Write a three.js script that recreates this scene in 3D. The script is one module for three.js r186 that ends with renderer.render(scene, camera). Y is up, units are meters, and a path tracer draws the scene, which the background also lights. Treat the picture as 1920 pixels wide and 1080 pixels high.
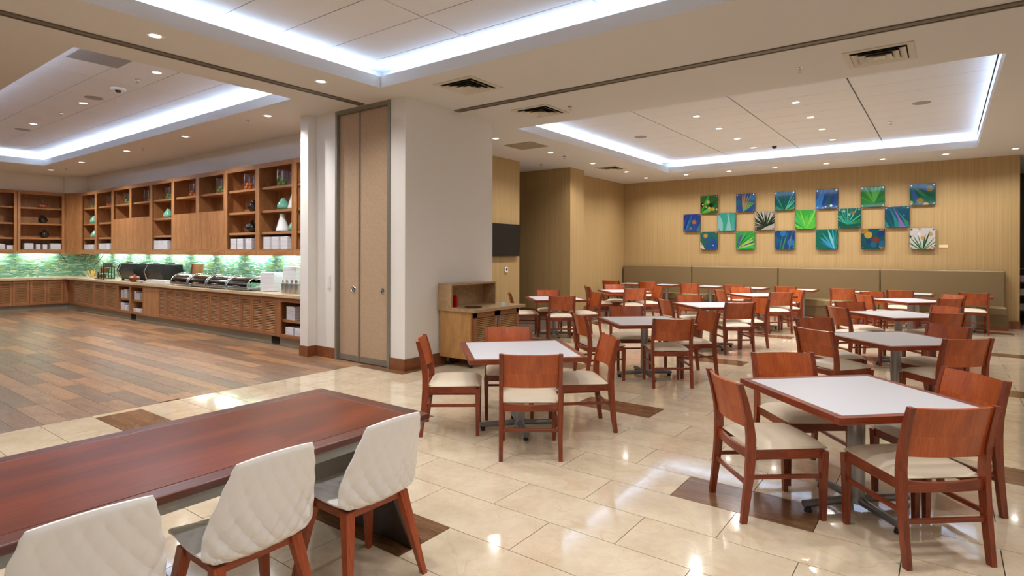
import * as THREE from 'three';
import { mergeGeometries } from 'three/addons/utils/BufferGeometryUtils.js';
import { RoundedBoxGeometry } from 'three/addons/geometries/RoundedBoxGeometry.js';
import { RectAreaLightUniformsLib } from 'three/addons/lights/RectAreaLightUniformsLib.js';

// ---------- camera, renderer, exposure ----------
const scene = new THREE.Scene();
scene.background = new THREE.Color(0x000000);
const camera = new THREE.PerspectiveCamera(2 * Math.atan(540 / 1092) * 180 / Math.PI, 1920 / 1080, 0.05, 80);
camera.position.set(0, 1.65, 0);
camera.rotation.order = 'YXZ';
camera.rotation.set(0, 36.65 * Math.PI / 180, 0.0025);
camera.setViewOffset(1920, 1080, 0, 66.9, 1920, 1080);       // shifted lens, level camera
camera.updateProjectionMatrix();
const renderer = new THREE.WebGLRenderer({ antialias: true });
renderer.toneMapping = THREE.LinearToneMapping;
renderer.toneMappingExposure = 1.68;
renderer.shadowMap.enabled = true;
RectAreaLightUniformsLib.init();

// ---------- lamp strengths ----------
const WARM = new THREE.Color(1.0, 0.985, 0.95), COOL = new THREE.Color(0.46, 0.66, 1.0), NEUTRAL = new THREE.Color(0.93, 1.0, 0.97);
const DOWN_CD = 5.8, COVE_NITS = 15, BAR_NITS = 40;

// ---------- small tools ----------
const H = 3.80, LIP = 0.15, HU = 4.11, KT = (HU - 1.65) / 2.4;   // KT: tray positions were measured on a plane 2.4 m above the eye
const R = (d) => d * Math.PI / 180;
function rng(seed) { let a = seed >>> 0; return () => { a = (a + 0x6D2B79F5) >>> 0; let t = a; t = Math.imul(t ^ (t >>> 15), t | 1); t ^= t + Math.imul(t ^ (t >>> 7), t | 61); return ((t ^ (t >>> 14)) >>> 0) / 4294967296; }; }
const rnd = rng(20240611);
const names = new Map();
function numbered(n) { const k = names.get(n) || 0; names.set(n, k + 1); return k ? n + '_' + String(k).padStart(3, '0') : n; }
function shadow(m) { m.castShadow = true; m.receiveShadow = true; return m; }
function flat(g) { const h = g.index ? g.toNonIndexed() : g; for (const k of Object.keys(h.attributes)) if (!['position', 'normal', 'uv'].includes(k)) h.deleteAttribute(k); h.clearGroups(); return h; }
function merge(list) { return list.length === 1 ? flat(list[0]) : mergeGeometries(list.map(flat), false); }
// uv in metres; u runs along the grain axis
function planar(g, grain = 'y', off = 0) {
  const h = flat(g), p = h.attributes.position, n = h.attributes.normal, uv = new Float32Array(p.count * 2);
  for (let i = 0; i < p.count; i += 3) {
    const ax = Math.abs(n.getX(i) + n.getX(i + 1) + n.getX(i + 2)), ay = Math.abs(n.getY(i) + n.getY(i + 1) + n.getY(i + 2)), az = Math.abs(n.getZ(i) + n.getZ(i + 1) + n.getZ(i + 2));
    const dom = ax > ay && ax > az ? 'x' : ay > az ? 'y' : 'z';
    const rest = ['x', 'y', 'z'].filter((k) => k !== dom);
    let a = rest[0], b = rest[1];
    if (b === grain) { a = rest[1]; b = rest[0]; }
    for (let k = 0; k < 3; k++) {
      const v = { x: p.getX(i + k), y: p.getY(i + k), z: p.getZ(i + k) };
      uv[(i + k) * 2] = v[a] + off; uv[(i + k) * 2 + 1] = v[b] + off * 1.7;
    }
  }
  h.setAttribute('uv', new THREE.BufferAttribute(uv, 2));
  return h;
}
const box = (x0, x1, y0, y1, z0, z1) => { const g = new THREE.BoxGeometry(Math.abs(x1 - x0), Math.abs(y1 - y0), Math.abs(z1 - z0)); g.translate((x0 + x1) / 2, (y0 + y1) / 2, (z0 + z1) / 2); return g; };
const rbox = (x0, x1, y0, y1, z0, z1, r = 0.004, s = 2) => { const g = new RoundedBoxGeometry(Math.abs(x1 - x0), Math.abs(y1 - y0), Math.abs(z1 - z0), s, r); g.translate((x0 + x1) / 2, (y0 + y1) / 2, (z0 + z1) / 2); return g; };
const cyl = (x, y0, y1, z, r0, r1 = r0, s = 20) => { const g = new THREE.CylinderGeometry(r1, r0, y1 - y0, s); g.translate(x, (y0 + y1) / 2, z); return g; };
const lathe = (pts, s = 24) => new THREE.LatheGeometry(pts.map(([r, y]) => new THREE.Vector2(r, y)), s);
function bar(a, b, r0, r1 = r0, s = 10) { const A = new THREE.Vector3(...a), B = new THREE.Vector3(...b), d = B.clone().sub(A); const g = new THREE.CylinderGeometry(r1, r0, d.length(), s); g.applyQuaternion(new THREE.Quaternion().setFromUnitVectors(new THREE.Vector3(0, 1, 0), d.normalize())); g.translate((A.x + B.x) / 2, (A.y + B.y) / 2, (A.z + B.z) / 2); return g; }
// square tapered bar between two points (s0 at a, s1 at b)
function post(a, b, s0, s1 = s0) {
  const g = new THREE.BoxGeometry(1, 1, 1), p = g.attributes.position;
  for (let i = 0; i < p.count; i++) { const t = p.getY(i) + 0.5, s = s0 + (s1 - s0) * t; p.setXYZ(i, a[0] + (b[0] - a[0]) * t + p.getX(i) * s, a[1] + (b[1] - a[1]) * t, a[2] + (b[2] - a[2]) * t + p.getZ(i) * s); }
  g.computeVertexNormals(); return g;
}
function obj(name, geos, mat, parent = scene) {
  const m = shadow(new THREE.Mesh(Array.isArray(geos) ? merge(geos) : geos, mat));
  m.name = parent === scene ? numbered(name) : name; parent.add(m); return m;
}
function tag(o, label, category, group) { o.userData.label = label; o.userData.category = category; if (group) o.userData.group = group; return o; }
function thing(name, label, category, at = [0, 0, 0], turn = 0, group) {
  const o = new THREE.Group(); o.name = numbered(name); o.position.set(...at); o.rotation.y = turn; scene.add(o);
  return tag(o, label, category, group);
}
function copy(src, at, turn, label, group) {
  const c = src.clone(); c.name = numbered(src.name.replace(/_\d{3}$/, '')); c.position.set(...at); c.rotation.set(0, turn, 0); c.userData = { ...src.userData };
  scene.add(c); if (label) c.userData.label = label; if (group) c.userData.group = group; return c;
}
function struct(name, label) { const g = new THREE.Group(); g.name = name; g.userData.kind = 'structure'; if (label) g.userData.label = label; scene.add(g); return g; }
const ORD = ['first', 'second', 'third', 'fourth', 'fifth', 'sixth', 'seventh', 'eighth', 'ninth', 'tenth', 'eleventh', 'twelfth'];

// thin shell around a parametric surface: fn(u,v)->Vector3, u,v in 0..1
function shell(fn, nu, nv, th) {
  const P = [], N = [], e = 1e-3;
  for (let j = 0; j <= nv; j++) for (let i = 0; i <= nu; i++) {
    const u = i / nu, v = j / nv, p = fn(u, v);
    const du = fn(Math.min(1, u + e), v).sub(fn(Math.max(0, u - e), v)), dv = fn(u, Math.min(1, v + e)).sub(fn(u, Math.max(0, v - e)));
    const n = du.cross(dv).normalize(), t = th(u, v) / 2;
    P.push(p, n.clone().multiplyScalar(t)); N.push([u, v]);
  }
  const W = nu + 1, geos = [];
  const face = (sgn) => {
    const pos = [], uv = [], idx = [];
    for (let k = 0; k < W * (nv + 1); k++) { const q = P[2 * k].clone().addScaledVector(P[2 * k + 1], sgn); pos.push(q.x, q.y, q.z); uv.push(...N[k]); }
    for (let j = 0; j < nv; j++) for (let i = 0; i < nu; i++) { const a = j * W + i, b = a + 1, c = a + W, d = c + 1; if (sgn > 0) idx.push(a, b, d, a, d, c); else idx.push(a, d, b, a, c, d); }
    const g = new THREE.BufferGeometry(); g.setAttribute('position', new THREE.Float32BufferAttribute(pos, 3)); g.setAttribute('uv', new THREE.Float32BufferAttribute(uv, 2)); g.setIndex(idx); g.computeVertexNormals(); geos.push(g.toNonIndexed());
  };
  face(1); face(-1);
  const ring = []; for (let i = 0; i < nu; i++) ring.push(i); for (let j = 0; j < nv; j++) ring.push(j * W + nu); for (let i = nu; i > 0; i--) ring.push(nv * W + i); for (let j = nv; j > 0; j--) ring.push(j * W);
  const pos = [], uv = [], idx = [];
  ring.forEach((k) => { for (const s of [1, -1]) { const q = P[2 * k].clone().addScaledVector(P[2 * k + 1], s); pos.push(q.x, q.y, q.z); uv.push(...N[k]); } });
  const n = ring.length; for (let k = 0; k < n; k++) { const a = 2 * k, b = a + 1, c = 2 * ((k + 1) % n), d = c + 1; idx.push(a, b, d, a, d, c); }
  const g = new THREE.BufferGeometry(); g.setAttribute('position', new THREE.Float32BufferAttribute(pos, 3)); g.setAttribute('uv', new THREE.Float32BufferAttribute(uv, 2)); g.setIndex(idx); g.computeVertexNormals(); geos.push(g.toNonIndexed());
  return mergeGeometries(geos, false);
}

// ---------- textures ----------
function lattice(seed, n) { const r = rng(seed), a = new Float32Array(n * n); for (let i = 0; i < a.length; i++) a[i] = r(); return (x, y) => { const xi = Math.floor(x), yi = Math.floor(y), fx = x - xi, fy = y - yi, s = fx * fx * (3 - 2 * fx), t = fy * fy * (3 - 2 * fy), m = (k) => ((k % n) + n) % n; const A = a[m(yi) * n + m(xi)], B = a[m(yi) * n + m(xi + 1)], C = a[m(yi + 1) * n + m(xi)], D = a[m(yi + 1) * n + m(xi + 1)]; return (A + (B - A) * s) * (1 - t) + (C + (D - C) * s) * t; }; }
function texture(w, h, fn, srgb = true) {
  const d = new Uint8Array(w * h * 4);
  for (let y = 0; y < h; y++) for (let x = 0; x < w; x++) { const c = fn(x / w, y / h), k = (y * w + x) * 4; d[k] = Math.max(0, Math.min(255, c[0])); d[k + 1] = Math.max(0, Math.min(255, c[1])); d[k + 2] = Math.max(0, Math.min(255, c[2])); d[k + 3] = 255; }
  const t = new THREE.DataTexture(d, w, h, THREE.RGBAFormat); t.wrapS = t.wrapT = THREE.RepeatWrapping; t.magFilter = THREE.LinearFilter; t.minFilter = THREE.LinearMipmapLinearFilter; t.generateMipmaps = true; if (srgb) t.colorSpace = THREE.SRGBColorSpace; t.needsUpdate = true; return t;
}
const mix = (a, b, t) => [a[0] + (b[0] - a[0]) * t, a[1] + (b[1] - a[1]) * t, a[2] + (b[2] - a[2]) * t];
// wood: u along the grain; the tile stands for `metres` metres
function wood(seed, dark, light, metres = 1, ring = 6, fine = 1, size = 512) {
  const A = lattice(seed, 8), B = lattice(seed + 1, 128), C = lattice(seed + 2, 256);
  const t = texture(size, size, (u, v) => {
    const warp = A(u * 2, v * 8) * 1.3 + A(u * 6, v * 8) * 0.25;
    const rings = 0.5 + 0.5 * Math.sin((v * ring + warp) * Math.PI * 2);
    const f1 = B(u * 8, v * 128), f2 = C(u * 24, v * 256);
    return mix(dark, light, Math.max(0, Math.min(1, 0.38 + 0.28 * (rings - 0.5) + fine * (0.45 * (f1 - 0.5) + 0.5 * (f2 - 0.25)))));
  });
  t.repeat.set(1 / metres, 1 / metres); return t;
}

// ---------- materials ----------
const std = (o) => new THREE.MeshStandardMaterial(o), phy = (o) => new THREE.MeshPhysicalMaterial(o);
const M = {};
M.cherry = phy({ map: wood(11, [98, 36, 15], [164, 74, 36], 0.8, 4, 0.8), roughness: 0.38, clearcoat: 0.25, clearcoatRoughness: 0.25 });
M.cherryLight = phy({ map: wood(15, [152, 64, 22], [208, 106, 46], 0.8, 3, 0.7), roughness: 0.36, clearcoat: 0.3, clearcoatRoughness: 0.25 });
M.mahogany = phy({ map: wood(21, [72, 27, 6], [156, 70, 20], 1.6, 3, 0.35), roughness: 0.3, specularIntensity: 0.6 });
M.mahoganyEdge = phy({ map: wood(22, [60, 24, 10], [114, 50, 24], 1.2, 3, 0.5), roughness: 0.34, clearcoat: 0.2, clearcoatRoughness: 0.25 });
M.oak = std({ map: wood(31, [140, 92, 54], [196, 142, 92], 1.0, 4, 0.7), roughness: 0.5 });
M.oakDoor = std({ map: wood(33, [126, 78, 46], [182, 124, 80], 1.0, 4, 0.7), roughness: 0.5 });
M.oakPale = std({ map: wood(35, [158, 112, 62], [208, 160, 100], 0.8, 4, 0.7), roughness: 0.45 });
M.legOrange = phy({ map: wood(37, [140, 58, 26], [186, 88, 44], 0.7, 3), roughness: 0.4, clearcoat: 0.2 });
M.cream = std({ color: 0xdfd0b8, roughness: 0.42 });
M.laminate = std({ color: 0xd4d4da, roughness: 0.32 });
M.whiteShell = phy({ color: 0xf6f4f2, roughness: 0.28, clearcoat: 0.35, clearcoatRoughness: 0.2 });
M.steel = std({ color: 0xa9acb0, roughness: 0.34, metalness: 0.85 });
M.steelDark = std({ color: 0x8c8f94, roughness: 0.38, metalness: 0.8 });
M.chrome = std({ color: 0xd8dade, roughness: 0.12, metalness: 1 });
M.black = std({ color: 0x121212, roughness: 0.5 });
M.blackGloss = phy({ color: 0x0b0d0e, roughness: 0.12, clearcoat: 0.6 });
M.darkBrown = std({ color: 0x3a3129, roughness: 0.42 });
M.taupeMetal = std({ color: 0x8d887c, roughness: 0.4, metalness: 0.35 });
M.paint = std({ color: 0xe8e4de, roughness: 0.75 });
M.paintCeil = std({ color: 0xd6d1cb, roughness: 0.85 });
M.ceilTile = std({ color: 0xdfdcda, roughness: 0.9 });
M.plenum = std({ color: 0x35312c, roughness: 0.9 });
M.trackMetal = std({ color: 0x70685c, roughness: 0.5, metalness: 0.4 });
M.trackDark = std({ color: 0x14110e, roughness: 0.8 });
M.baseTile = std({ map: texture(256, 256, (() => { const A = lattice(51, 32), B = lattice(52, 128); return (u, v) => mix([120, 70, 40], [150, 92, 58], A(u * 32, v * 8) * 0.6 + B(u * 128, v * 40) * 0.4); })()), roughness: 0.35 });
M.kick = std({ color: 0x9a9482, roughness: 0.45 });
M.stone = std({ map: texture(256, 256, (() => { const A = lattice(55, 128), B = lattice(56, 32); return (u, v) => mix([176, 150, 118], [214, 192, 160], A(u * 128, v * 128) * 0.6 + B(u * 32, v * 32) * 0.4); })()), roughness: 0.25 });
M.stoneDark = std({ map: texture(256, 256, (() => { const A = lattice(57, 128), B = lattice(58, 32); return (u, v) => mix([150, 120, 86], [198, 166, 126], A(u * 128, v * 128) * 0.6 + B(u * 32, v * 32) * 0.4); })()), roughness: 0.35 });
M.gold = std({ map: texture(1024, 256, (() => { const A = lattice(61, 256), B = lattice(62, 64), C = lattice(63, 512); return (u, v) => mix([160, 131, 84], [190, 159, 111], 0.45 * A(u * 256, v * 2) + 0.25 * B(u * 64, v) + 0.3 * C(u * 512, v * 16)); })()), roughness: 0.6 });
M.gold.map.repeat.set(0.5, 0.25);
M.panelFabric = std({ map: texture(256, 256, (() => { const A = lattice(65, 128), B = lattice(66, 64); return (u, v) => { const n = A(u * 128, v * 128); return mix([158, 130, 104], [206, 180, 150], n * 0.75 + B(u * 64, v * 64) * 0.25); }; })()), roughness: 0.85 });
M.panelFabric.map.repeat.set(2.5, 2.5);
M.vinyl = std({ color: 0x7c6848, roughness: 0.36 });
M.vinylPale = std({ color: 0x8c7854, roughness: 0.34 });
M.glass = phy({ color: 0xfbfcff, roughness: 0.02, transmission: 0.99, thickness: 0, ior: 1.5 });
M.orange = std({ color: 0xe87412, roughness: 0.5 });
M.lime = std({ color: 0x6f8f24, roughness: 0.5 });
M.yellow = std({ color: 0xe2b020, roughness: 0.5 });
M.teal = phy({ color: 0x6fae98, roughness: 0.15, clearcoat: 0.6 });
M.whiteGlaze = phy({ color: 0xe6e6e4, roughness: 0.15, clearcoat: 0.5 });
M.darkGlaze = phy({ color: 0x120d0b, roughness: 0.08, clearcoat: 0.9 });
M.plate = std({ color: 0xdedee6, roughness: 0.25 });
M.red = std({ color: 0xb8141a, roughness: 0.45 });
M.vent = std({ color: 0xcfc6b6, roughness: 0.6 });
M.ventDark = std({ color: 0x191613, roughness: 0.9 });
M.greyDisc = std({ color: 0x99948f, roughness: 0.8 });
M.whitePlastic = std({ color: 0xe8e6e2, roughness: 0.4 });
M.lens = std({ color: 0xffffff, emissive: new THREE.Color(1.0, 0.93, 0.8), emissiveIntensity: 4 });
M.ledStrip = std({ color: 0xffffff, emissive: COOL, emissiveIntensity: 3 });
M.ledBar = std({ color: 0xffffff, emissive: NEUTRAL, emissiveIntensity: 3 });
M.copper = std({ color: 0x7a3d22, roughness: 0.3, metalness: 0.3 });
M.smokedSteel = std({ color: 0x4c443c, roughness: 0.1, metalness: 1 });
// marble floor tile: beige with soft veins
M.marble = phy({ map: texture(1024, 1024, (() => { const A = lattice(71, 16), B = lattice(72, 64), C = lattice(73, 256); return (u, v) => {
  const w = A(u * 8, v * 8), n = 0.5 * A(u * 16 + 3, v * 16) + 0.3 * B(u * 64, v * 64) + 0.2 * C(u * 256, v * 256);
  let c = mix([200, 180, 152], [226, 210, 186], n);
  const vein = Math.abs(B(u * 16 + w * 3, v * 16 + w * 2) - 0.5); if (vein < 0.02) c = mix(c, [196, 164, 124], (0.02 - vein) * 18);
  return c; }; })()), roughness: 0.09, clearcoat: 0.3, clearcoatRoughness: 0.03 });
M.marble.map.repeat.set(0.4, 0.4);
M.grout = std({ color: 0x4a3828, roughness: 0.8 });
M.inlay = phy({ map: wood(75, [98, 66, 42], [142, 104, 74], 0.9, 5), roughness: 0.16 });
M.planks = [[[104, 76, 56], [160, 124, 96]], [[120, 88, 64], [176, 138, 106]], [[98, 76, 60], [148, 120, 98]], [[132, 94, 64], [184, 142, 104]]].map(([a, b], i) => std({ map: wood(81 + i * 3, a, b, 1.1, 3, 0.8, 256), roughness: 0.3 }));
M.plankJoint = std({ color: 0x54402f, roughness: 0.8 });
// glass mosaic behind the buffet: thin strips of green, teal, amber and clear glass
M.mosaic = std({ map: (() => {
  const W = 2048, Hh = 512, rows = 44, cv = document.createElement('canvas'); cv.width = W; cv.height = Hh; const c = cv.getContext('2d'), r = rng(91);
  c.fillStyle = '#b9cdb4'; c.fillRect(0, 0, W, Hh);
  const cols = ['#4f9a72', '#6fb48c', '#8cc4a4', '#3f8a6e', '#a8d4bc', '#5aa8a0', '#7fbf9a', '#c8e2d2', '#86a85c', '#9cb468', '#58b0a8', '#dfeee6', '#6aa47c'];
  for (let k = 0; k < rows; k++) { let x = -r() * 60; const y = k * Hh / rows; while (x < W) { const w = 30 + r() * 110; c.fillStyle = cols[Math.floor(r() * cols.length)]; c.fillRect(x + 1, y + 0.8, w - 2, Hh / rows - 1.6); x += w; } }
  const t = new THREE.CanvasTexture(cv); t.colorSpace = THREE.SRGBColorSpace; t.wrapS = t.wrapT = THREE.RepeatWrapping; t.repeat.set(1 / 2.4, 1 / 0.67); return t; })(), roughness: 0.12 });
M.toaster = std({ color: 0x070909, roughness: 0.45 });

// ================= THE SETTING =================
// ---------- floor ----------
const floor = struct('floor', 'polished beige marble tiles beside a wood plank floor');
obj('floor_bed', [box(-21.6, 5, -0.2, -0.012, -21, 4.2)], M.grout, floor);
{
  const TW = 0.875, TD = 0.415, GAP = 0.005, X0 = -6.855, X1 = 4.6, far = [], zBase = -3.825;
  const shape = (w, d, off) => { const g = planar(box(-w / 2, w / 2, -0.012, 0, -d / 2, d / 2), 'x', off); return g; };
  const variants = [0, 1, 2, 3, 4, 5, 6].map((k) => shape(TW - GAP, TD - GAP, k * 0.613)), dark = [0, 1, 2].map((k) => shape(TW - GAP, TD - GAP, k * 0.391));
  for (let row = -19; row <= 33; row++) {
    const z = zBase - row * TD - TD / 2; if (z < -20.9 || z > 4) continue;
    const even = ((row % 2) + 2) % 2 === 0, start = even ? -1.5 : -1.5 + TW / 2;
    for (let k = -9; k <= 7; k++) {
      let a = start + k * TW, b = a + TW; if (b <= X0 + 0.02 || a >= X1) continue;
      let cut = false; if (a < X0) { a = X0; cut = true; } if (b > X1) { b = X1; cut = true; }
      const row8 = ((row % 8) + 8) % 8, isDark = even && ((row8 === 0 && ((k % 4) + 4) % 4 === 0) || (row8 === 4 && ((k % 4) + 4) % 4 === 2));
      const near = z > -9.2 && z < 0.2 && b < 2.0 && b > -6.85, vi = Math.floor(rnd() * 7);
      const g = cut ? shape(b - a - GAP, TD - GAP, vi * 0.613) : isDark ? dark[vi % 3] : variants[vi];
      if (near || isDark) { const m = obj(isDark ? 'inlay_tile' : 'marble_tile', g, isDark ? M.inlay : M.marble, floor); m.position.set((a + b) / 2, 0, z); }
      else { const c = g.clone(); c.translate((a + b) / 2, 0, z); far.push(c); }
    }
  }
  const m = obj('marble_tile', far, M.marble, floor); m.userData.kind = 'stuff';
  // wood-look planks on the buffet side, running along x
  const PW = 0.205, PL = 1.22, farP = [[], [], [], []], pg = [0, 1, 2, 3, 4].map((k) => planar(box(-PL / 2 + 0.0015, PL / 2 - 0.0015, -0.012, -0.001, -PW / 2 + 0.0015, PW / 2 - 0.0015), 'x', k * 0.37));
  for (let z = -6.5 + PW / 2, row = 0; z < 3.9; z += PW, row++) {
    let x = -21.4 - rnd() * PL;
    while (x < -6.86) {
      let a = Math.max(x, -21.4), b = Math.min(x + PL, -6.86); x += PL; if (b - a < 0.05) continue;
      const mi = Math.floor(rnd() * 4), gi = Math.floor(rnd() * 5), full = b - a > PL - 0.001;
      const g = full ? pg[gi] : planar(box(-(b - a) / 2 + 0.0015, (b - a) / 2 - 0.0015, -0.012, -0.001, -PW / 2 + 0.0015, PW / 2 - 0.0015), 'x', gi * 0.37);
      if (z < -0.8 && z > -5.9 && b > -15.5) { const m = obj('floor_plank', g, M.planks[mi], floor); m.position.set((a + b) / 2, 0, z); }
      else { const c = g.clone(); c.translate((a + b) / 2, 0, z); farP[mi].push(c); }
    }
  }
  farP.forEach((l, i) => { const m = obj('floor_plank', l, M.planks[i], floor); m.userData.kind = 'stuff'; });
  // brown border strip in front of the folding panels and around the pillar
  obj('border_strip', [planar(box(-6.83, -5.86, 0.0005, 0.003, -5.6, -5.405), 'x'), planar(box(-6.0, -5.86, 0.0005, 0.003, -6.6, -5.6), 'z')], M.inlay, floor);
}

// ---------- ceiling ----------
const ceiling = struct('ceiling', 'cream ceiling with three recessed cove-lit trays');
const COFFERS = [
  { n: 'main', x0: -5.95, x1: 0.55, z0: -5.09, z1: 1.1 },
  { n: 'dining', x0: -5.98, x1: 0.52, z0: -15.1, z1: -8.17 },
  { n: 'buffet', x0: -18.2, x1: -7.37, z0: -4.72, z1: -2.16 },
];
{
  const s = new THREE.Shape(); s.moveTo(-21.6, -4.2); s.lineTo(5, -4.2); s.lineTo(5, 21); s.lineTo(-21.6, 21); s.closePath();
  for (const c of COFFERS) { const h = new THREE.Path(); h.moveTo(c.x0, -c.z0); h.lineTo(c.x0, -c.z1); h.lineTo(c.x1, -c.z1); h.lineTo(c.x1, -c.z0); h.closePath(); s.holes.push(h); }
  const g = new THREE.ExtrudeGeometry(s, { depth: LIP, bevelEnabled: false }); g.rotateX(-Math.PI / 2); g.translate(0, H, 0);
  obj('soffit', planar(g, 'x'), M.paintCeil, ceiling);
  const BK = 0.26;                                             // depth of the light shelf behind the lip
  for (const c of COFFERS) {
    const X0 = c.x0 - BK, X1 = c.x1 + BK, Z0 = c.z0 - BK, Z1 = c.z1 + BK, top = HU + 0.14;
    obj('cove_wall', [box(X0 - 0.1, X0, H + LIP, top, Z0 - 0.1, Z1 + 0.1), box(X1, X1 + 0.1, H + LIP, top, Z0 - 0.1, Z1 + 0.1), box(X0, X1, H + LIP, top, Z0 - 0.1, Z0), box(X0, X1, H + LIP, top, Z1, Z1 + 0.1)], M.ceilTile, ceiling);
    obj('tray_backing', [box(X0 - 0.1, X1 + 0.1, HU + 0.06, top, Z0 - 0.1, Z1 + 0.1)], M.plenum, ceiling);
    const px = (c.n === 'buffet' ? 1.22 : 1.6) * KT, pz = 0.615 * KT, gx = c.n === 'main' ? 0.012 : c.n === 'dining' ? 0.02 : 0.01, gz = c.n === 'main' ? 0.012 : 0.008, ax = (c.n === 'buffet' ? -8.2 : -1.09) * KT, az = (c.n === 'dining' ? -9.8 : -3.6) * KT;
    const edges = (lo, hi, a, p) => { const e = [lo]; for (let q = a + Math.ceil((lo - a) / p) * p; q < hi; q += p) if (q - lo > 0.04 && hi - q > 0.04) e.push(q); e.push(hi); return e; };
    const ex = edges(X0, X1, ax, px), ez = edges(Z0, Z1, az, pz);
    for (let i = 0; i + 1 < ex.length; i++) for (let j = 0; j + 1 < ez.length; j++) {
      const m = obj('ceiling_tile', [box(ex[i] + gx / 2, ex[i + 1] - gx / 2, HU, HU + 0.03, ez[j] + gz / 2, ez[j + 1] - gz / 2)], M.ceilTile, ceiling);
    }
    // light strips on the shelf behind the lip, shining up
    const strip = (x0, x1, z0, z1) => {
      obj('led_strip', [box(x0, x1, H + LIP + 0.001, H + LIP + 0.012, z0, z1)], M.ledStrip, ceiling);
      const w = x1 - x0, d = z1 - z0, l = new THREE.RectAreaLight(COOL, COVE_NITS * (c.n === 'buffet' ? 1.9 : 1), w, d); l.rotation.x = Math.PI / 2; l.position.set((x0 + x1) / 2, H + LIP + 0.016, (z0 + z1) / 2); l.name = 'cove_light'; ceiling.add(l);
    };
    const b0 = 0.12, b1 = 0.17;
    strip(c.x0 - b1, c.x0 - b0, c.z0, c.z1); strip(c.x1 + b0, c.x1 + b1, c.z0, c.z1); strip(c.x0, c.x1, c.z0 - b1, c.z0 - b0); strip(c.x0, c.x1, c.z1 + b0, c.z1 + b1);
  }
}
// sliding-wall tracks in the ceiling
function track(name, label, horizontal, at, from, to) {
  const t = struct(name, label), L = (a, b, y0, y1) => horizontal ? box(from, to, y0, y1, at + a, at + b) : box(at + a, at + b, y0, y1, from, to);
  obj('rail', [L(-0.005, 0.075, H - 0.014, H + 0.001)], M.trackMetal, t);
  obj('slot', [L(-0.025, -0.005, H - 0.004, H + 0.001)], M.trackDark, t);
  obj('rail', [L(-0.05, -0.025, H - 0.014, H + 0.001)], M.trackMetal, t);
}
track('trim_1', 'dark ceiling track for the folding wall at the buffet opening', false, -6.83, -5.5, 4.1);
track('trim_2', 'dark ceiling track across the dining room beside the vents', true, -6.62, -5.97, 4.5);

// ---------- walls ----------
function wall(name, label, geos, mat, grain = 'y') { const w = obj(name, geos.map((g) => planar(g, grain)), mat); w.userData.kind = 'structure'; w.userData.label = label; return w; }
const uvWall = (geos) => geos.map((g) => { const h = planar(g, 'x'), n = h.attributes.normal, p = h.attributes.position, uv = h.attributes.uv; for (let i = 0; i < p.count; i++) { const xf = Math.abs(n.getX(i)) > 0.5; uv.setXY(i, xf ? p.getZ(i) : p.getX(i), p.getY(i)); } return h; });
function wallU(name, label, geos, mat) { const w = obj(name, uvWall(geos), mat); w.userData.kind = 'structure'; w.userData.label = label; return w; }
wallU('wall_back', 'golden striped wallpaper wall behind the banquette', [box(-8.6, 1.3, 0, H, -16.95, -16.75)], M.gold);
wallU('wall_left', 'golden wallpaper wall carrying the television', [box(-8.4, -8.08, 0, H, -11.15, -7.4), box(-8.4, -8.08, 0, H, -16.76, -13.3), box(-10.6, -7.6, 0, H, -13.36, -12.68), box(-10.8, -10.6, 0, H, -13.36, -7.4), box(-10.6, -8.4, 0, H, -7.6, -7.45)], M.gold);
wall('wall_right', 'plain cream wall at the far right', [box(4.6, 4.9, 0, H, -20.9, 4.1)], M.paint);
wall('wall_front', 'plain cream wall facing the dining room', [box(-21.5, 4.9, 0, H, 3.9, 4.15)], M.paint);
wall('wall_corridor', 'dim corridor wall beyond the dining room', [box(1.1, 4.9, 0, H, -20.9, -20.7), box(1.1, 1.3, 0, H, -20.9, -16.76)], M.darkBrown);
wall('wall_buffet', 'cream wall above and behind the buffet shelves', [box(-21.5, -8.2, 0, H, -6.75, -6.45), box(-21.5, -20.85, 0, H, -6.75, 4.1), box(-20.2, -8.25, 3.322, H, -6.46, -6.2), box(-20.86, -20.5, 3.322, H, -5.9, 4.1)], M.paint);
{ // 45 degree bulkhead across the buffet corner
  const s = new THREE.Shape(); s.moveTo(-20.85, 5.78); s.lineTo(-20.42, 5.78); s.lineTo(-19.98, 6.2); s.lineTo(-19.98, 6.46); s.lineTo(-20.85, 6.46); s.closePath();
  const g = new THREE.ExtrudeGeometry(s, { depth: H - 3.322, bevelEnabled: false }); g.rotateX(-Math.PI / 2); g.translate(0, 3.322, 0); wall('wall_corner', 'angled cream bulkhead in the buffet corner', [g], M.paint);
}
// the white pillar between buffet and dining room, with a pocket for the folding panels
wall('wall_partition', 'white pillar wall beside the folding panels', [box(-6.28, -5.985, 0, H, -7.5, -5.57), box(-8.04, -7.52, 0, H, -7.5, -5.58), box(-8.24, -8.04, 0, H, -7.5, -5.43), box(-7.52, -6.28, 0, H, -7.5, -5.72)], M.paint);
wall('baseboard_partition', 'brown tile baseboard around the white pillar', [box(-6.275, -5.972, 0, 0.165, -5.575, -5.556), box(-5.99, -5.972, 0, 0.165, -7.5, -5.57), box(-8.04, -7.525, 0, 0.165, -5.59, -5.566), box(-8.052, -8.026, 0, 0.165, -5.57, -5.43), box(-8.25, -8.026, 0, 0.165, -5.436, -5.416)], M.baseTile, 'x');
wall('baseboard_back', 'orange-brown baseboard under the golden wall', [box(-8.08, 1.31, 0, 0.17, -16.76, -16.735)], M.baseTile, 'x');
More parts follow.
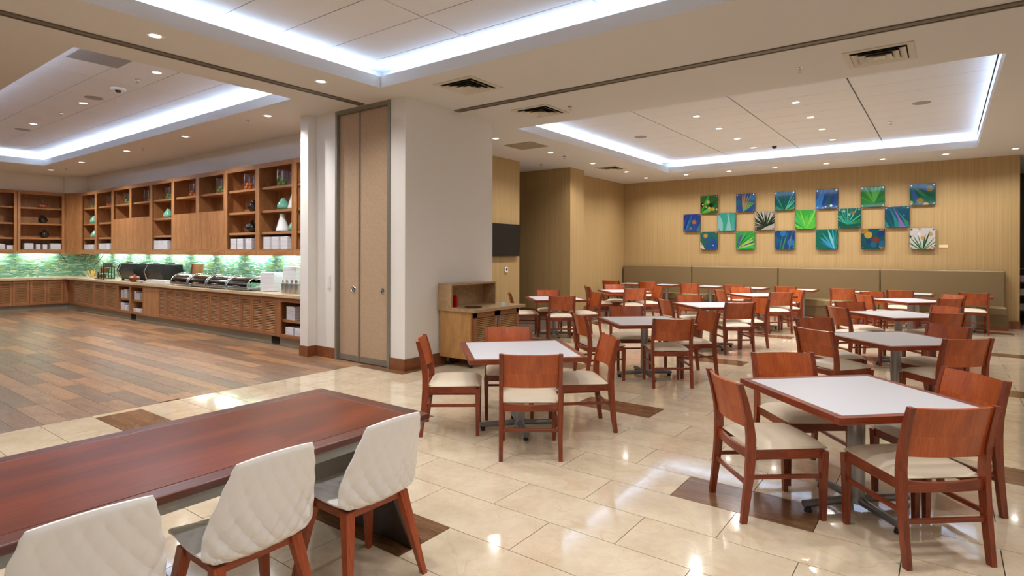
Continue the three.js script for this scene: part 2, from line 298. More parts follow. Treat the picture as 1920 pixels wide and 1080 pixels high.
wall('baseboard_left', 'orange-brown baseboard along the golden left wall', [box(-8.09, -8.066, 0, 0.17, -11.15, -7.5), box(-8.09, -8.066, 0, 0.17, -16.74, -13.36), box(-7.61, -7.586, 0, 0.17, -13.36, -12.68), box(-9.5, -7.586, 0, 0.17, -12.69, -12.665)], M.baseTile, 'z');
// folding panels
{
  const d = struct('door_1', 'pair of tan fabric folding wall panels with ring pulls');
  obj('frame', [box(-7.52, -7.475, 0, H, -5.72, -5.55), box(-6.335, -6.28, 0, H, -5.72, -5.55), box(-7.475, -6.335, 3.745, H, -5.72, -5.55)], M.taupeMetal, d);
  for (const [a, b, hx] of [[-7.475, -7.0, -7.13], [-6.99, -6.335, -6.475]]) {
    const p = obj('door_panel', uvWall([rbox(a + 0.012, b - 0.012, 0.09, 3.74, -5.64, -5.6, 0.008)]), M.panelFabric, d);
    obj('edge_trim', [box(a, a + 0.014, 0.01, 3.745, -5.645, -5.592), box(b - 0.014, b, 0.01, 3.745, -5.645, -5.592), box(a, b, 0.012, 0.09, -5.645, -5.594)], M.taupeMetal, p);
    const ring = new THREE.TorusGeometry(0.04, 0.008, 10, 28); ring.translate(hx, 1.09, -5.596);
    const cup = new THREE.CylinderGeometry(0.036, 0.036, 0.006, 24); cup.rotateX(Math.PI / 2); cup.translate(hx, 1.09, -5.599);
    const pull = rbox(-0.009, 0.009, -0.034, 0.034, -0.007, 0.007, 0.004); pull.rotateZ(0.5); pull.translate(hx, 1.09, -5.592);
    obj('ring_pull', [ring, pull], M.chrome, p); obj('pull_cup', [cup], M.darkBrown, p);
  }
}

// ================= CEILING FITTINGS =================
{
  const trimG = lathe([[0.052, 0.004], [0.058, -0.006], [0.085, -0.004], [0.088, 0.001], [0.052, 0.004]], 28), lensG = new THREE.CylinderGeometry(0.056, 0.056, 0.004, 28); lensG.translate(0, 0.0, 0);
  let proto = null;
  const tray = (x, y, z) => y === HU ? [x * KT, y, z * KT] : [x, y, z];
  function downlight(px, y, pz, label, group, cd = DOWN_CD) {
    const [x, , z] = tray(px, y, pz); let o;
    if (!proto) { o = thing('recessed_downlight', label, 'downlight', [x, y, z], 0, group); obj('trim_ring', trimG, M.whitePlastic, o); obj('lamp_lens', lensG, M.lens, o); proto = o.clone(); proto.name = 'recessed_downlight'; }
    else { o = copy(proto, [x, y, z], 0, label, group); o.userData.category = 'downlight'; }
    const l = new THREE.SpotLight(WARM, cd, 0, R(74), 0.8, 2); l.position.set(x, y - 0.02, z); l.target.position.set(x, 0, z); l.castShadow = true; l.shadow.radius = 2.5; l.shadow.mapSize.set(256, 256); l.name = 'downlight_beam'; scene.add(l, l.target);
  }
  [-15.72].forEach((z) => [-6.9, -5.73, -4.58, -3.45, -2.3, -1.15, 0.0, 1.15].forEach((x, i) => downlight(x, H, z, ORD[i] + ' downlight from the left in the row above the golden back wall', 'downlights along the back wall', DOWN_CD * 1.05)));
  [-8.64, -10.55, -12.42, -14.25].forEach((z, i) => downlight(-6.82, H, z, ORD[i] + ' nearest downlight in the row along the golden left wall', 'downlights along the left wall', DOWN_CD * 1.25));
  [[-3.51, 'left'], [-1.92, 'right']].forEach(([x, s]) => [-10.14, -11.4, -12.64, -13.93].forEach((z, i) => downlight(x, HU, z, ORD[i] + ' nearest downlight of the ' + s + ' column in the dining tray ceiling', 'downlights in the dining tray', DOWN_CD * 1.4)));
  [-3.51, -1.92].forEach((x) => [-3.9, -2.65, -1.4, -0.15].forEach((z, i) => downlight(x, HU, z, 'downlight in the tray ceiling above the camera', 'downlights in the nearest tray', DOWN_CD * 0.68)));
  [-4.45, -2.53, -0.61, 1.31].forEach((z, i) => downlight(-6.32, H, z, i < 2 ? ['downlight in the cream soffit just left of the folding panels', 'large downlight in the soffit beside the left track, near the top edge'][i] : 'downlight in the soffit beyond the picture edge', 'downlights beside the left track'));
  [-8.6, -11.4, -14.07, -16.75, -18.99].forEach((x, i) => downlight(x, H, -5.08, ORD[i] + ' downlight counted from the pillar in the row over the buffet counter', 'downlights over the buffet', DOWN_CD * 2.1));
  [-8.49, -11.21, -13.8, -16.4].forEach((x, i) => downlight(x, HU, -3.42, ORD[i] + ' downlight counted from the right in the buffet tray ceiling', 'downlights in the buffet tray', DOWN_CD * 1.6));
  // far ends of the room outside the picture
  [[0.92, -4.45], [0.92, -2.53], [0.92, -0.61], [0.92, 1.31], [2.9, -7], [2.9, -11]].forEach(([x, z]) => downlight(x, H, z, 'downlight in the ceiling beyond the right picture edge', 'downlights out of view on the right'));
}
// air diffusers: square frame with nested cones
function diffuser(x, z, label, s = 0.32) {
  const o = thing('air_diffuser', label, 'vent', [x, H, z], 0, 'square ceiling air diffusers');
  const ringBox = (a, b, y0, y1) => { const sh = new THREE.Shape(); sh.moveTo(-a, -a); sh.lineTo(a, -a); sh.lineTo(a, a); sh.lineTo(-a, a); sh.closePath(); const h = new THREE.Path(); h.moveTo(-b, -b); h.lineTo(-b, b); h.lineTo(b, b); h.lineTo(b, -b); h.closePath(); sh.holes.push(h); const g = new THREE.ExtrudeGeometry(sh, { depth: y1 - y0, bevelEnabled: false }); g.rotateX(-Math.PI / 2); g.translate(0, y0, 0); return g; };
  obj('frame', [ringBox(s, s - 0.06, -0.01, 0.0)], M.vent, o);
  obj('duct', [box(-s + 0.06, s - 0.06, -0.002, -0.0005, -s + 0.06, s - 0.06)], M.ventDark, o);
  for (const [k, a] of [[0, 0.25], [1, 0.185], [2, 0.12]]) {
    const f = a * s / 0.32, pts = (r, y) => [[-r, y, -r], [r, y, -r], [r, y, r], [-r, y, r]], lo = pts(f, -0.028 - k * 0.004), hi = pts(f - 0.064, -0.004), pos = [];
    for (const t of [0, 0.004]) for (let i = 0; i < 4; i++) { const j = (i + 1) % 4, A = lo[i], B = lo[j], C = hi[j], D = hi[i]; for (const v of [A, B, C, A, C, D]) pos.push(v[0], v[1] + t, v[2]); }
    const g = new THREE.BufferGeometry(); g.setAttribute('position', new THREE.Float32BufferAttribute(pos, 3)); g.setAttribute('uv', new THREE.Float32BufferAttribute(new Float32Array(pos.length / 3 * 2), 2)); g.computeVertexNormals();
    obj('louver_ring', g, M.vent, o);
  }
  obj('centre_plate', [box(-0.055, 0.055, -0.03, -0.022, -0.055, 0.055)], M.vent, o);
}
diffuser(-4.95, -5.7, 'square cream air diffuser between the near tray and the ceiling track');
diffuser(-4.95, -7.37, 'square cream air diffuser just beyond the track, right of the pillar');
diffuser(-0.58, -7.46, 'square cream air diffuser at the upper right, by the dining tray');
diffuser(-6.85, -13.4, 'small distant air diffuser above the golden wall corner', 0.3);
tag(obj('access_panel', [rbox(-7.1, -6.45, H - 0.012, H, -9.88, -9.27, 0.003)], std({ color: 0x9c8c78, roughness: 0.8 })), 'flat tan square return panel in the ceiling right of the pillar', 'panel');
function disc(name, x, y, z, r, label, cat, mat, group) { const o = tag(obj(name, lathe([[0, -0.006], [r * 0.92, -0.006], [r, -0.002], [r, 0]], 32), mat), label, cat, group); o.position.set(x * (y === HU ? KT : 1), y, z * (y === HU ? KT : 1)); }
disc('ceiling_speaker', -0.31, HU, -11.35, 0.13, 'round grey ceiling speaker at the right of the dining tray', 'speaker', M.greyDisc, 'round ceiling speakers');
disc('ceiling_speaker', -5.08, HU, -11.29, 0.13, 'round grey ceiling speaker at the left of the dining tray', 'speaker', M.greyDisc, 'round ceiling speakers');
disc('ceiling_speaker', -10.69, HU, -3.4, 0.13, 'round grey ceiling speaker nearest in the buffet tray', 'speaker', M.greyDisc, 'round ceiling speakers');
disc('ceiling_speaker', -14.61, HU, -3.45, 0.13, 'round grey ceiling speaker far in the buffet tray', 'speaker', M.greyDisc, 'round ceiling speakers');
{
  const o = thing('smoke_detector', 'white dome smoke detector in the buffet tray ceiling', 'detector', [-9.79 * KT, HU, -3.42 * KT]);
  obj('base', lathe([[0, -0.03], [0.09, -0.03], [0.1, -0.02], [0.1, 0]], 28), M.whitePlastic, o); obj('sensor', lathe([[0, -0.06], [0.03, -0.058], [0.045, -0.03]], 20), M.darkBrown, o);
  const d = thing('dome_camera', 'small white dome camera at the back of the dining tray', 'camera', [-3.07 * KT, HU, -13.94 * KT]);
  obj('base', lathe([[0, -0.02], [0.075, -0.02], [0.08, 0]], 24), M.whitePlastic, d); obj('dome', lathe([[0, -0.075], [0.03, -0.07], [0.05, -0.045], [0.055, -0.02]], 20), M.blackGloss, d);
  const sp = thing('sprinkler_head', 'fire sprinkler head left of the right-hand air diffuser', 'sprinkler', [-1.36, H, -7.43]);
  obj('escutcheon', lathe([[0, -0.006], [0.035, -0.005], [0.038, 0]], 20), M.chrome, sp); obj('deflector', [cyl(0, -0.045, -0.005, 0, 0.008), cyl(0, -0.05, -0.046, 0, 0.022)], M.chrome, sp);
  [[-4.44, H, -7.4, 'fire sprinkler head right of the middle air diffuser'], [-6.84, H, -11.14, 'fire sprinkler head between the left-wall downlights'], [-7.92, H, -11.82, 'fire sprinkler head at the passage in the golden wall'], [-9.06, HU, -3.4, 'fire sprinkler head beside the buffet smoke detector'], [-12.33, HU, -3.44, 'fire sprinkler head far in the buffet tray ceiling'], [-0.8, HU, -12.64, 'fire sprinkler head at the right of the dining tray'], [-9.17, H, -5.08, 'fire sprinkler head nearest the pillar above the buffet counter'], [-13.44, H, -5.15, 'fire sprinkler head halfway along above the buffet counter'], [-18.42, H, -5.25, 'fire sprinkler head at the far buffet corner']].forEach(([x, y, z, l]) => copy(sp, [x * (y === HU ? KT : 1), y, z * (y === HU ? KT : 1)], 0, l));
}
tag(obj('ceiling_grille', [rbox(-8.7 * KT, -8.21 * KT, HU - 0.006, HU, -3.03 * KT, -2.47 * KT, 0.002)], M.greyDisc), 'grey return air grille in the near corner of the buffet tray', 'vent');
tag(obj('ceiling_grille', [rbox(-14.9, -14.3, HU - 0.006, HU, -3.03, -2.45, 0.002)], M.greyDisc), 'grey return air grille farther along the buffet tray', 'vent');

// ================= WALL THINGS =================
{ // television, tilted a little forward
  const o = thing('television', 'black flat television on the golden wall right of the pillar', 'television', [-8.0, 1.93, -10.45]);
  const t = (g) => { g.rotateZ(R(-3)); return g; };
  obj('screen', [t(box(0.012, 0.02, -0.33, 0.34, -0.56, 0.56))], std({ color: 0x0d0c0b, roughness: 0.4 }), o);
  obj('bezel', [t(box(-0.03, 0.016, -0.37, -0.335, -0.59, 0.59)), t(box(-0.03, 0.022, 0.34, 0.365, -0.59, 0.59)), t(box(-0.03, 0.022, -0.37, 0.365, -0.59, -0.56)), t(box(-0.03, 0.022, -0.37, 0.365, 0.56, 0.59)), t(box(-0.035, 0.011, -0.36, 0.36, -0.58, 0.58))], M.black, o);
  obj('wall_bracket', [box(-0.078, -0.03, -0.15, 0.15, -0.2, 0.2)], M.black, o);
  const th = thing('thermostat', 'small white thermostat with dark display below the television', 'thermostat', [-8.075, 1.25, -10.62]);
  obj('case', [rbox(0, 0.025, -0.06, 0.06, -0.05, 0.05, 0.006)], M.whitePlastic, th); obj('display', [box(0.0252, 0.027, -0.02, 0.035, -0.025, 0.025)], M.black, th);
  const sw = thing('light_switch', 'white light switch plate on the pillar left of the folding panels', 'switch', [-7.7, 1.19, -5.577]);
  obj('plate', [rbox(-0.035, 0.035, -0.11, 0.11, 0, 0.008, 0.003)], M.whitePlastic, sw); obj('rocker', [box(-0.012, 0.012, 0.02, 0.08, 0.008, 0.012)], M.whitePlastic, sw); obj('rocker', [box(-0.012, 0.012, -0.08, -0.02, 0.008, 0.012)], M.whitePlastic, sw);
  tag(obj('wall_label', [box(-0.115, 0.05, 1.785, 1.85, -16.75, -16.742)], std({ color: 0xe6d2a2, roughness: 0.4 })), 'small pale label plate right of the wall art panels', 'label');
}
// ---------- art panels: acrylic squares on four standoffs ----------
{
  const kinds = {
    fan(c, r, p) { c.fillStyle = p.bg; c.fillRect(0, 0, 160, 160); for (let i = 0; i < p.n; i++) { const a = p.a0 + (p.a1 - p.a0) * (i + r() * 0.5) / p.n, L = 130 + r() * 70, w = p.w * (0.6 + r() * 0.8); c.fillStyle = p.cols[Math.floor(r() * p.cols.length)]; c.save(); c.translate(p.x, p.y); c.rotate(a); c.beginPath(); c.moveTo(0, -1); c.quadraticCurveTo(L * 0.5, -w, L, 0); c.quadraticCurveTo(L * 0.5, w, 0, 1); c.fill(); c.restore(); } },
    blades(c, r, p) { c.fillStyle = p.bg; c.fillRect(0, 0, 160, 160); for (let i = 0; i < p.n; i++) { const x = -20 + 200 * (i + r() * 0.6) / p.n, lean = p.lean + (r() - 0.5) * 60, w = p.w * (0.5 + r()); c.fillStyle = p.cols[Math.floor(r() * p.cols.length)]; c.beginPath(); c.moveTo(x - w, 165); c.quadraticCurveTo(x + lean * 0.2, 80, x + lean, -10); c.quadraticCurveTo(x + lean * 0.3 + w, 80, x + w, 165); c.fill(); } },
    dots(c, r, p) { c.fillStyle = p.bg; c.fillRect(0, 0, 160, 160); for (let i = 0; i < p.n; i++) { c.fillStyle = p.cols[Math.floor(r() * p.cols.length)]; c.beginPath(); c.arc(r() * 160, r() * 160, p.w * (0.3 + r()), 0, 7); c.fill(); } },
  };
  const G = ['#1c7a3a', '#2fa04c', '#0f5a30', '#5cb83c'], Bl = ['#1c4c96', '#2a78c0', '#18628a', '#3a4ea0'], T = ['#1c8a84', '#38b09c', '#0e5c6a', '#5cc8a0'], S = ['#c89a4a', '#a87438', '#e0c07a'], W = ['#e8e0d4', '#d8c4a0'];
  const A = [ // [layers], row by row
    [['fan', { bg: '#2f6e34', n: 6, a0: -1.2, a1: -0.3, w: 26, x: 10, y: 160, cols: G }], ['dots', { n: 9, w: 16, cols: [...S, '#2a1820'], clip: 1 }]],
    [['dots', { bg: '#24508a', n: 6, w: 24, cols: Bl }], ['fan', { n: 7, a0: -1.6, a1: -0.6, w: 12, x: 60, y: 160, cols: ['#4a8a3c', '#6aa04a', '#b08848'] }]],
    [['fan', { bg: '#155a70', n: 16, a0: -2.9, a1: -0.2, w: 9, x: 80, y: 170, cols: [...G, ...T] }]],
    [['blades', { bg: '#173f7c', n: 6, lean: 60, w: 22, cols: [...Bl, '#0f5a40', '#1a3a2a'] }], ['dots', { n: 3, w: 12, cols: ['#b07a4a', '#e8e8f0'] }]],
    [['fan', { bg: '#2a7a34', n: 12, a0: -3.0, a1: -0.1, w: 16, x: 90, y: 130, cols: ['#3a9a3c', '#2a8030', '#56b048', '#1c6a40'] }]],
    [['fan', { bg: '#125a40', n: 8, a0: 0.2, a1: 1.4, w: 14, x: 0, y: 0, cols: ['#0e4a3c', '#1c7a50', '#2858a0'] }], ['dots', { n: 4, w: 22, cols: ['#a8884a', '#8a7a3a', '#c0a060'] }]],
    [['blades', { bg: '#1c3c8c', n: 7, lean: 70, w: 16, cols: [...Bl, '#1c8090', '#3c5c2c'] }], ['dots', { n: 2, w: 22, cols: ['#a86a3a'] }]],
    [['blades', { bg: '#3ca090', n: 8, lean: -18, w: 18, cols: ['#8cc0c8', '#2cb074', '#2a78c0', '#3ac08a', '#1c5ca0'] }]],
    [['fan', { bg: '#b8b0a4', n: 17, a0: -3.7, a1: -0.3, w: 11, x: 92, y: 132, cols: ['#0a2414', '#0c3018', '#08200f'] }]],
    [['fan', { bg: '#3cae3c', n: 16, a0: -2.9, a1: -0.2, w: 14, x: 90, y: 165, cols: ['#5cc84a', '#2c9a3c', '#8ad85a', '#3cb878'] }]],
    [['fan', { bg: '#12604c', n: 14, a0: -2.6, a1: 0.2, w: 9, x: 70, y: 130, cols: [...T, ...G] }], ['dots', { n: 6, w: 12, cols: ['#a8703a', '#101820', '#8ac0a0'] }]],
    [['blades', { bg: '#17506c', n: 7, lean: -90, w: 14, cols: ['#8a70b8', '#1c6a5a', '#2a8a8a', '#5a3a8a', '#c0b0e0'] }], ['dots', { n: 4, w: 10, cols: ['#b06a80', '#3a8a4a'] }]],
    [['blades', { bg: '#1c6a5c', n: 5, lean: -110, w: 22, cols: ['#2a8a4a', '#e8dcc0', '#1c50a0', '#0e3a30'] }], ['dots', { n: 4, w: 18, cols: S }]],
    [['fan', { bg: '#1ca03c', n: 12, a0: -1.5, a1: -0.1, w: 16, x: 10, y: 160, cols: ['#22c044', '#12883a', '#a8d858', '#5a4898', '#0c6a30'] }]],
    [['dots', { bg: '#1c4c86', n: 6, w: 30, cols: [...Bl, '#8a78b0', '#28405a'] }], ['blades', { n: 5, lean: 20, w: 5, cols: ['#4a9a3c', '#8a9a40'] }]],
    [['fan', { bg: '#14705c', n: 8, a0: -2.6, a1: -1.2, w: 14, x: 140, y: 165, cols: ['#38a8d0', '#1c8a7a', '#2a7ac0', '#8ad0e8'] }]],
    [['dots', { bg: '#0f5460', n: 10, w: 26, cols: ['#1c6a8a', '#123a7a', '#c8a040', '#b07a3a', '#1c8070', '#7a3a2a'] }]],
    [['dots', { bg: '#dcd6d4', n: 12, w: 12, cols: ['#d8a860', '#2a2420', '#c8b8a8', '#f0ece8'] }], ['fan', { n: 8, a0: -2.6, a1: -0.5, w: 7, x: 80, y: 175, cols: ['#1c6a2c', '#0f4a20', '#2a8038'] }]],
  ];
  const look = ['green leaf and tan seed', 'blue with tan coral', 'green fan under blue', 'dark blue wave', 'bright green leaf', 'dark green with tan seed head', 'deep blue with brown disc', 'teal and blue blade', 'black-green palm fan', 'lime green fan', 'teal grass with amber', 'violet and teal leaf', 'cream and green leaf', 'emerald fan with violet', 'blue and lilac disc', 'turquoise blade', 'teal spiral and gold', 'green stems on white'];
  const spots = []; [3.03, 2.52, 2.0].forEach((y, row) => { for (let k = 0; k < 6; k++) spots.push([(row === 1 ? -5.91 : -5.41) + k * 0.996, y, row, k]); });
  const slab = rbox(-0.25, 0.25, -0.25, 0.25, -0.008, 0.008, 0.005), posts = [[-1, 1], [1, 1], [-1, -1], [1, -1]], standG = new THREE.CylinderGeometry(0.019, 0.019, 0.072, 16); standG.rotateX(Math.PI / 2); standG.translate(0, 0, -0.02);
  const sheet = new THREE.PlaneGeometry(0.492, 0.492); sheet.translate(0, 0, 0.0088);
  spots.forEach(([x, y, row, k], i) => {
    const cv = document.createElement('canvas'); cv.width = cv.height = 160; const c = cv.getContext('2d'), r = rng(500 + i * 7);
    A[i].forEach(([kind, p]) => { if (!p.bg) { p.bg = 'rgba(0,0,0,0)'; } kinds[kind](c, r, p); });
    const tex = new THREE.CanvasTexture(cv); tex.colorSpace = THREE.SRGBColorSpace;
    const o = thing('art_panel', look[i] + ' acrylic art panel, ' + ORD[k] + ' in the ' + ['top', 'middle', 'bottom'][row] + ' row', 'wall art', [x, y, -16.692], 0, 'botanical acrylic panels in a checkerboard on the golden wall');
    obj('acrylic_plate', slab, M.blackGloss, o);
    obj('print', sheet, phy({ map: tex, color: 0xd0d0d0, roughness: 0.06, clearcoat: 0.4, clearcoatRoughness: 0.02 }), o);
    for (const [a, b] of posts) { const s = obj('standoff', standG, M.chrome, o); s.position.set(a * 0.215, b * 0.215, 0); }
  });
}

// ================= DINING CHAIRS =================
// local frame: sitter faces +z, back towards -z
const POST = [[0, -0.278], [0.12, -0.262], [0.28, -0.243], [0.42, -0.232], [0.52, -0.232], [0.62, -0.243], [0.74, -0.27], [0.85, -0.303]], POSTW = [0.034, 0.04, 0.047, 0.054, 0.052, 0.044, 0.037, 0.032];
const postZ = (y) => { for (let i = 0; i + 1 < POST.length; i++) if (y <= POST[i + 1][0]) { const t = (y - POST[i][0]) / (POST[i + 1][0] - POST[i][0]); return POST[i][1] + t * (POST[i + 1][1] - POST[i][1]); } return -0.303; };
function cushion(w, d, h, nu = 14) {
  const f = (u) => Math.sqrt(Math.max(0, 1 - Math.pow(Math.abs(u), 7)));
  const g = shell((a, b) => { const u = a * 2 - 1, v = b * 2 - 1, wr = w / 2 * (1 - 0.05 * (1 - v) / 2); return new THREE.Vector3(u * wr, h * (0.12 + 0.6 * f(u) * f(v) + 0.28 * (1 - u * u) * (1 - v * v)), -v * d / 2); }, nu, nu, () => 0.006);
  const base = rbox(-w / 2 + 0.012, w / 2 - 0.012, -0.004, h * 0.35, -d / 2 + 0.01, d / 2 - 0.01, 0.006);
  return merge([g, base]);
}
function makeChair() {
  const o = thing('dining_chair', '', 'chair');
  const side = new THREE.Shape(); POST.forEach(([y, z], i) => side[i ? 'lineTo' : 'moveTo'](z - POSTW[i] / 2, y)); [...POST].reverse().forEach(([y, z], i) => side.lineTo(z + POSTW[POST.length - 1 - i] / 2, y)); side.closePath();
  for (const s of [-1, 1]) {
    const g = new THREE.ExtrudeGeometry(side, { depth: 0.028, bevelEnabled: true, bevelSize: 0.002, bevelThickness: 0.002, bevelSegments: 1 }); g.rotateY(-Math.PI / 2); g.translate(s * 0.236 + 0.014, 0, 0);
    // the extrusion's x is local z after the turn
    obj('leg', planar(g, 'y', s * 0.3), M.cherry, o);
  }
  for (const s of [-1, 1]) obj('leg', planar(post([s * 0.222, 0, 0.233], [s * 0.227, 0.43, 0.233], 0.03, 0.044), 'y', s * 0.2), M.cherry, o);
  const arch = shell((u, v) => { const x = (u * 2 - 1) * 0.224; return new THREE.Vector3(x, 0.385 + 0.062 * v - 0.012 * (1 - (x / 0.224) ** 2) * v, -0.232 - 0.012 * (1 - (x / 0.224) ** 2)); }, 10, 1, () => 0.022);
  obj('seat_rail', [planar(rbox(-0.235, -0.21, 0.385, 0.447, -0.22, 0.225, 0.003), 'z'), planar(rbox(0.21, 0.235, 0.385, 0.447, -0.22, 0.225, 0.003), 'z'), planar(rbox(-0.215, 0.215, 0.385, 0.447, 0.222, 0.246, 0.003), 'x'), planar(arch, 'x')], M.cherry, o);
  obj('stretcher', [planar(rbox(-0.231, -0.211, 0.262, 0.287, -0.245, 0.225, 0.003), 'z')], M.cherry, o);
  obj('stretcher', [planar(rbox(0.211, 0.231, 0.262, 0.287, -0.245, 0.225, 0.003), 'z')], M.cherry, o);
  obj('stretcher', [planar(rbox(-0.224, 0.224, 0.222, 0.246, -0.258, -0.236, 0.003), 'x')], M.cherry, o);
  const seat = cushion(0.475, 0.47, 0.06); seat.translate(0, 0.44, 0.022); obj('seat', seat, M.cream, o);
  const back = shell((u, v) => { const x = (u * 2 - 1) * 0.224, y = 0.578 + 0.268 * v; return new THREE.Vector3(x, y, postZ(y) + 0.004 - 0.038 * (1 - (x / 0.224) ** 2)); }, 18, 8, () => 0.016);
  obj('backrest', planar(back, 'y', 0.11), M.cherryLight, o);
  return o;
}
const chair0 = makeChair(); let chairUsed = false;
// mid = floor point below the middle of the top back edge, deg = heading the sitter faces (0 = +x, 90 = -z)
function chair(mid, deg, label, group) {
  const a = R(deg), f = [Math.cos(a), -Math.sin(a)], at = [mid[0] + f[0] * 0.32, 0, mid[1] + f[1] * 0.32], turn = Math.atan2(f[0], f[1]);
  if (!chairUsed) { chairUsed = true; chair0.position.set(...at); chair0.rotation.y = turn; tag(chair0, label, 'chair', group); return; }
  copy(chair0, at, turn, label, group);
}
// ================= PEDESTAL TABLES =================
function makeTable(w, d, h = 0.745) {
  const o = thing('pedestal_table', '', 'table'), e = 0.052, a = w / 2, b = d / 2;
  const rim = (x0, x1, z0, z1, gr) => planar(rbox(x0, x1, h - 0.042, h, z0, z1, 0.003), gr);
  obj('edge_band', [rim(-a, a, b - e, b, 'x'), rim(-a, a, -b, -b + e, 'x'), rim(-a, -a + e, -b + e, b - e, 'z'), rim(a - e, a, -b + e, b - e, 'z')], M.cherry, o);
  obj('laminate_top', [box(-a + e, a - e, h - 0.036, h - 0.0005, -b + e, b - e)], M.laminate, o);
  obj('column', [cyl(0, 0.05, h - 0.05, 0, 0.05, 0.05, 28), cyl(0, h - 0.055, h - 0.042, 0, 0.12, 0.12, 24), cyl(0, 0.045, 0.075, 0, 0.062, 0.052, 24)], M.steel, o);
  const L = Math.min(w, d) * 0.36;
  for (const [x, z] of [[1, 0], [-1, 0], [0, 1], [0, -1]]) {
    const f = obj('foot', [bar([x * 0.03, 0.062, z * 0.03], [x * L, 0.05, z * L], 0.027, 0.023, 14)], M.steelDark, o);
    obj('glide', [cyl(x * (L - 0.03), 0, 0.03, z * (L - 0.03), 0.024, 0.018, 14)], M.black, f);
  }
  return o;
}
const tables = {
  T1: [-0.46, -4.36, 45, 'foremost right-hand'], T2: [-0.42, -7.43, 45, 'second right-hand'], T3: [-0.56, -10.4, 45, 'third right-hand'], T4: [-0.54, -13.58, 45, 'fourth right-hand'],
  T5: [-3.2, -4.42, 46, 'foremost middle'], T6: [-3.22, -7.3, 44, 'second middle'], T7: [-3.26, -10.25, 45, 'third middle'], T8: [-3.2, -13.35, 45, 'fourth middle'],
  T9: [-6.2, -9.77, 45, 'nearer left-hand'], T10: [-6.09, -12.68, 45, 'farther left-hand'],
};
const table0 = makeTable(1.03, 1.03); let tUsed = false;
for (const [x, z, deg, nm] of Object.values(tables)) {
  const label = 'square white-topped table with cherry edge, the ' + nm + ' dining table', group = 'square pedestal tables set diagonally';
  if (!tUsed) { tUsed = true; table0.position.set(x, 0, z); table0.rotation.y = R(deg); tag(table0, label, 'table', group); } else copy(table0, [x, 0, z], R(deg), label, group);
}
const places = [ // table, side, back-top x, z, heading
  ['T5', 'S', -2.6, -3.75, 127], ['T5', 'N', -3.78, -5.02, -52], ['T5', 'E', -2.56, -5.05, 225], ['T5', 'W', -3.94, -3.85, 38],
  ['T1', 'W', -1.17, -3.85, 40], ['T1', 'S', 0.05, -3.8, 131], ['T1', 'N', -1.06, -5.07, -52], ['T1', 'E', 0.17, -4.96, 222],
  ['T2', 'W', -1.13, -6.82, 55], ['T2', 'N', -1.31, -7.98, -42], ['T2', 'E', 0.05, -8.12, 232], ['T2', 'S', 0.19, -6.93, 132],
  ['T3', 'W', -1.32, -9.86, 42], ['T3', 'N', -1.28, -11.04, -51], ['T3', 'S', 0.05, -9.77, 129], ['T3', 'E', 0.03, -11.02, 228],
  ['T4', 'W', -1.29, -13.06, 42], ['T4', 'N', -1.24, -14.24, -51], ['T4', 'S', 0.1, -12.97, 131], ['T4', 'E', 0.15, -14.22, 226],
  ['T6', 'S', -2.63, -6.82, 128], ['T6', 'N', -3.83, -7.99, -52], ['T6', 'W', -3.85, -6.6, 50], ['T6', 'E', -2.58, -8.02, 230],
  ['T7', 'S', -2.64, -9.73, 130], ['T7', 'N', -3.9, -10.83, -47], ['T7', 'W', -3.9, -9.6, 48], ['T7', 'E', -2.61, -10.93, 228],
  ['T8', 'S', -2.66, -12.75, 129], ['T8', 'N', -3.83, -14.03, -51], ['T8', 'W', -3.95, -12.83, 42], ['T8', 'E', -2.60, -13.99, 228],
  ['T9', 'S', -5.64, -9.13, 129], ['T9', 'N', -6.81, -10.43, -51], ['T9', 'E', -5.55, -10.35, 232], ['T9', 'W', -6.92, -9.2, 40],
  ['T10', 'W', -6.84, -12.16, 42], ['T10', 'N', -6.72, -13.36, -51], ['T10', 'S', -5.55, -12.08, 129], ['T10', 'E', -5.49, -13.32, 228],
];
const SIDE = { S: 'on the near side of', N: 'behind', E: 'at the right of', W: 'at the left of' };
for (const [t, s, x, z, deg] of places) chair([x, z], deg, 'cherry wood chair with cream seat, ' + SIDE[s] + ' the ' + tables[t][3] + ' table', 'cherry chairs around the square tables');
// ---------- banquette with its small tables ----------
{
  const xs = [-8.04, -5.88, -3.56, -1.26, 1.06];
  const o = thing('banquette', 'long olive-tan vinyl banquette bench along the golden wall', 'bench');
  for (let i = 0; i < 4; i++) {
    obj('back_cushion', [rbox(xs[i] + 0.006, xs[i + 1] - 0.006, 0.46, 1.27, -16.72, -16.58, 0.035, 4)], M.vinyl, o);
    obj('seat_cushion', [rbox(xs[i] + 0.002, xs[i + 1] - 0.002, 0.33, 0.49, -16.72, -16.17, 0.03, 4)], M.vinylPale, o);
  }
  obj('base', [box(xs[0], xs[4] + 0.02, 0, 0.33, -16.72, -16.2)], M.vinyl, o); obj('kick_board', [box(xs[0], xs[4] + 0.022, 0, 0.1, -16.21, -16.194)], M.baseTile, o);
  const bx = [-7.43, -6.35, -5.12, -3.99, -2.83, -1.7, -0.5, 0.49], cx = [-7.68, -6.57, -5.41, -4.26, -3.07, -1.88, -0.78, 0.47], tb = makeTable(0.62, 0.72, 0.745);
  bx.forEach((x, i) => {
    const lab = 'small white-topped table at the banquette, ' + ORD[i] + ' from the left', at = [x, 0, -15.9 + 0.02 * (i % 2)];
    if (!i) { tb.position.set(...at); tag(tb, lab, 'table', 'small tables along the banquette'); tb.rotation.y = R(2); } else copy(tb, at, R((i % 3) - 1), lab, 'small tables along the banquette');
    chair([cx[i], -15.06 - i * 0.006], 96 - (i % 3) * 3 + (i < 4 ? 5 : 0), 'cherry wood chair facing the banquette, ' + ORD[i] + ' from the left', 'cherry chairs facing the banquette');
  });
}
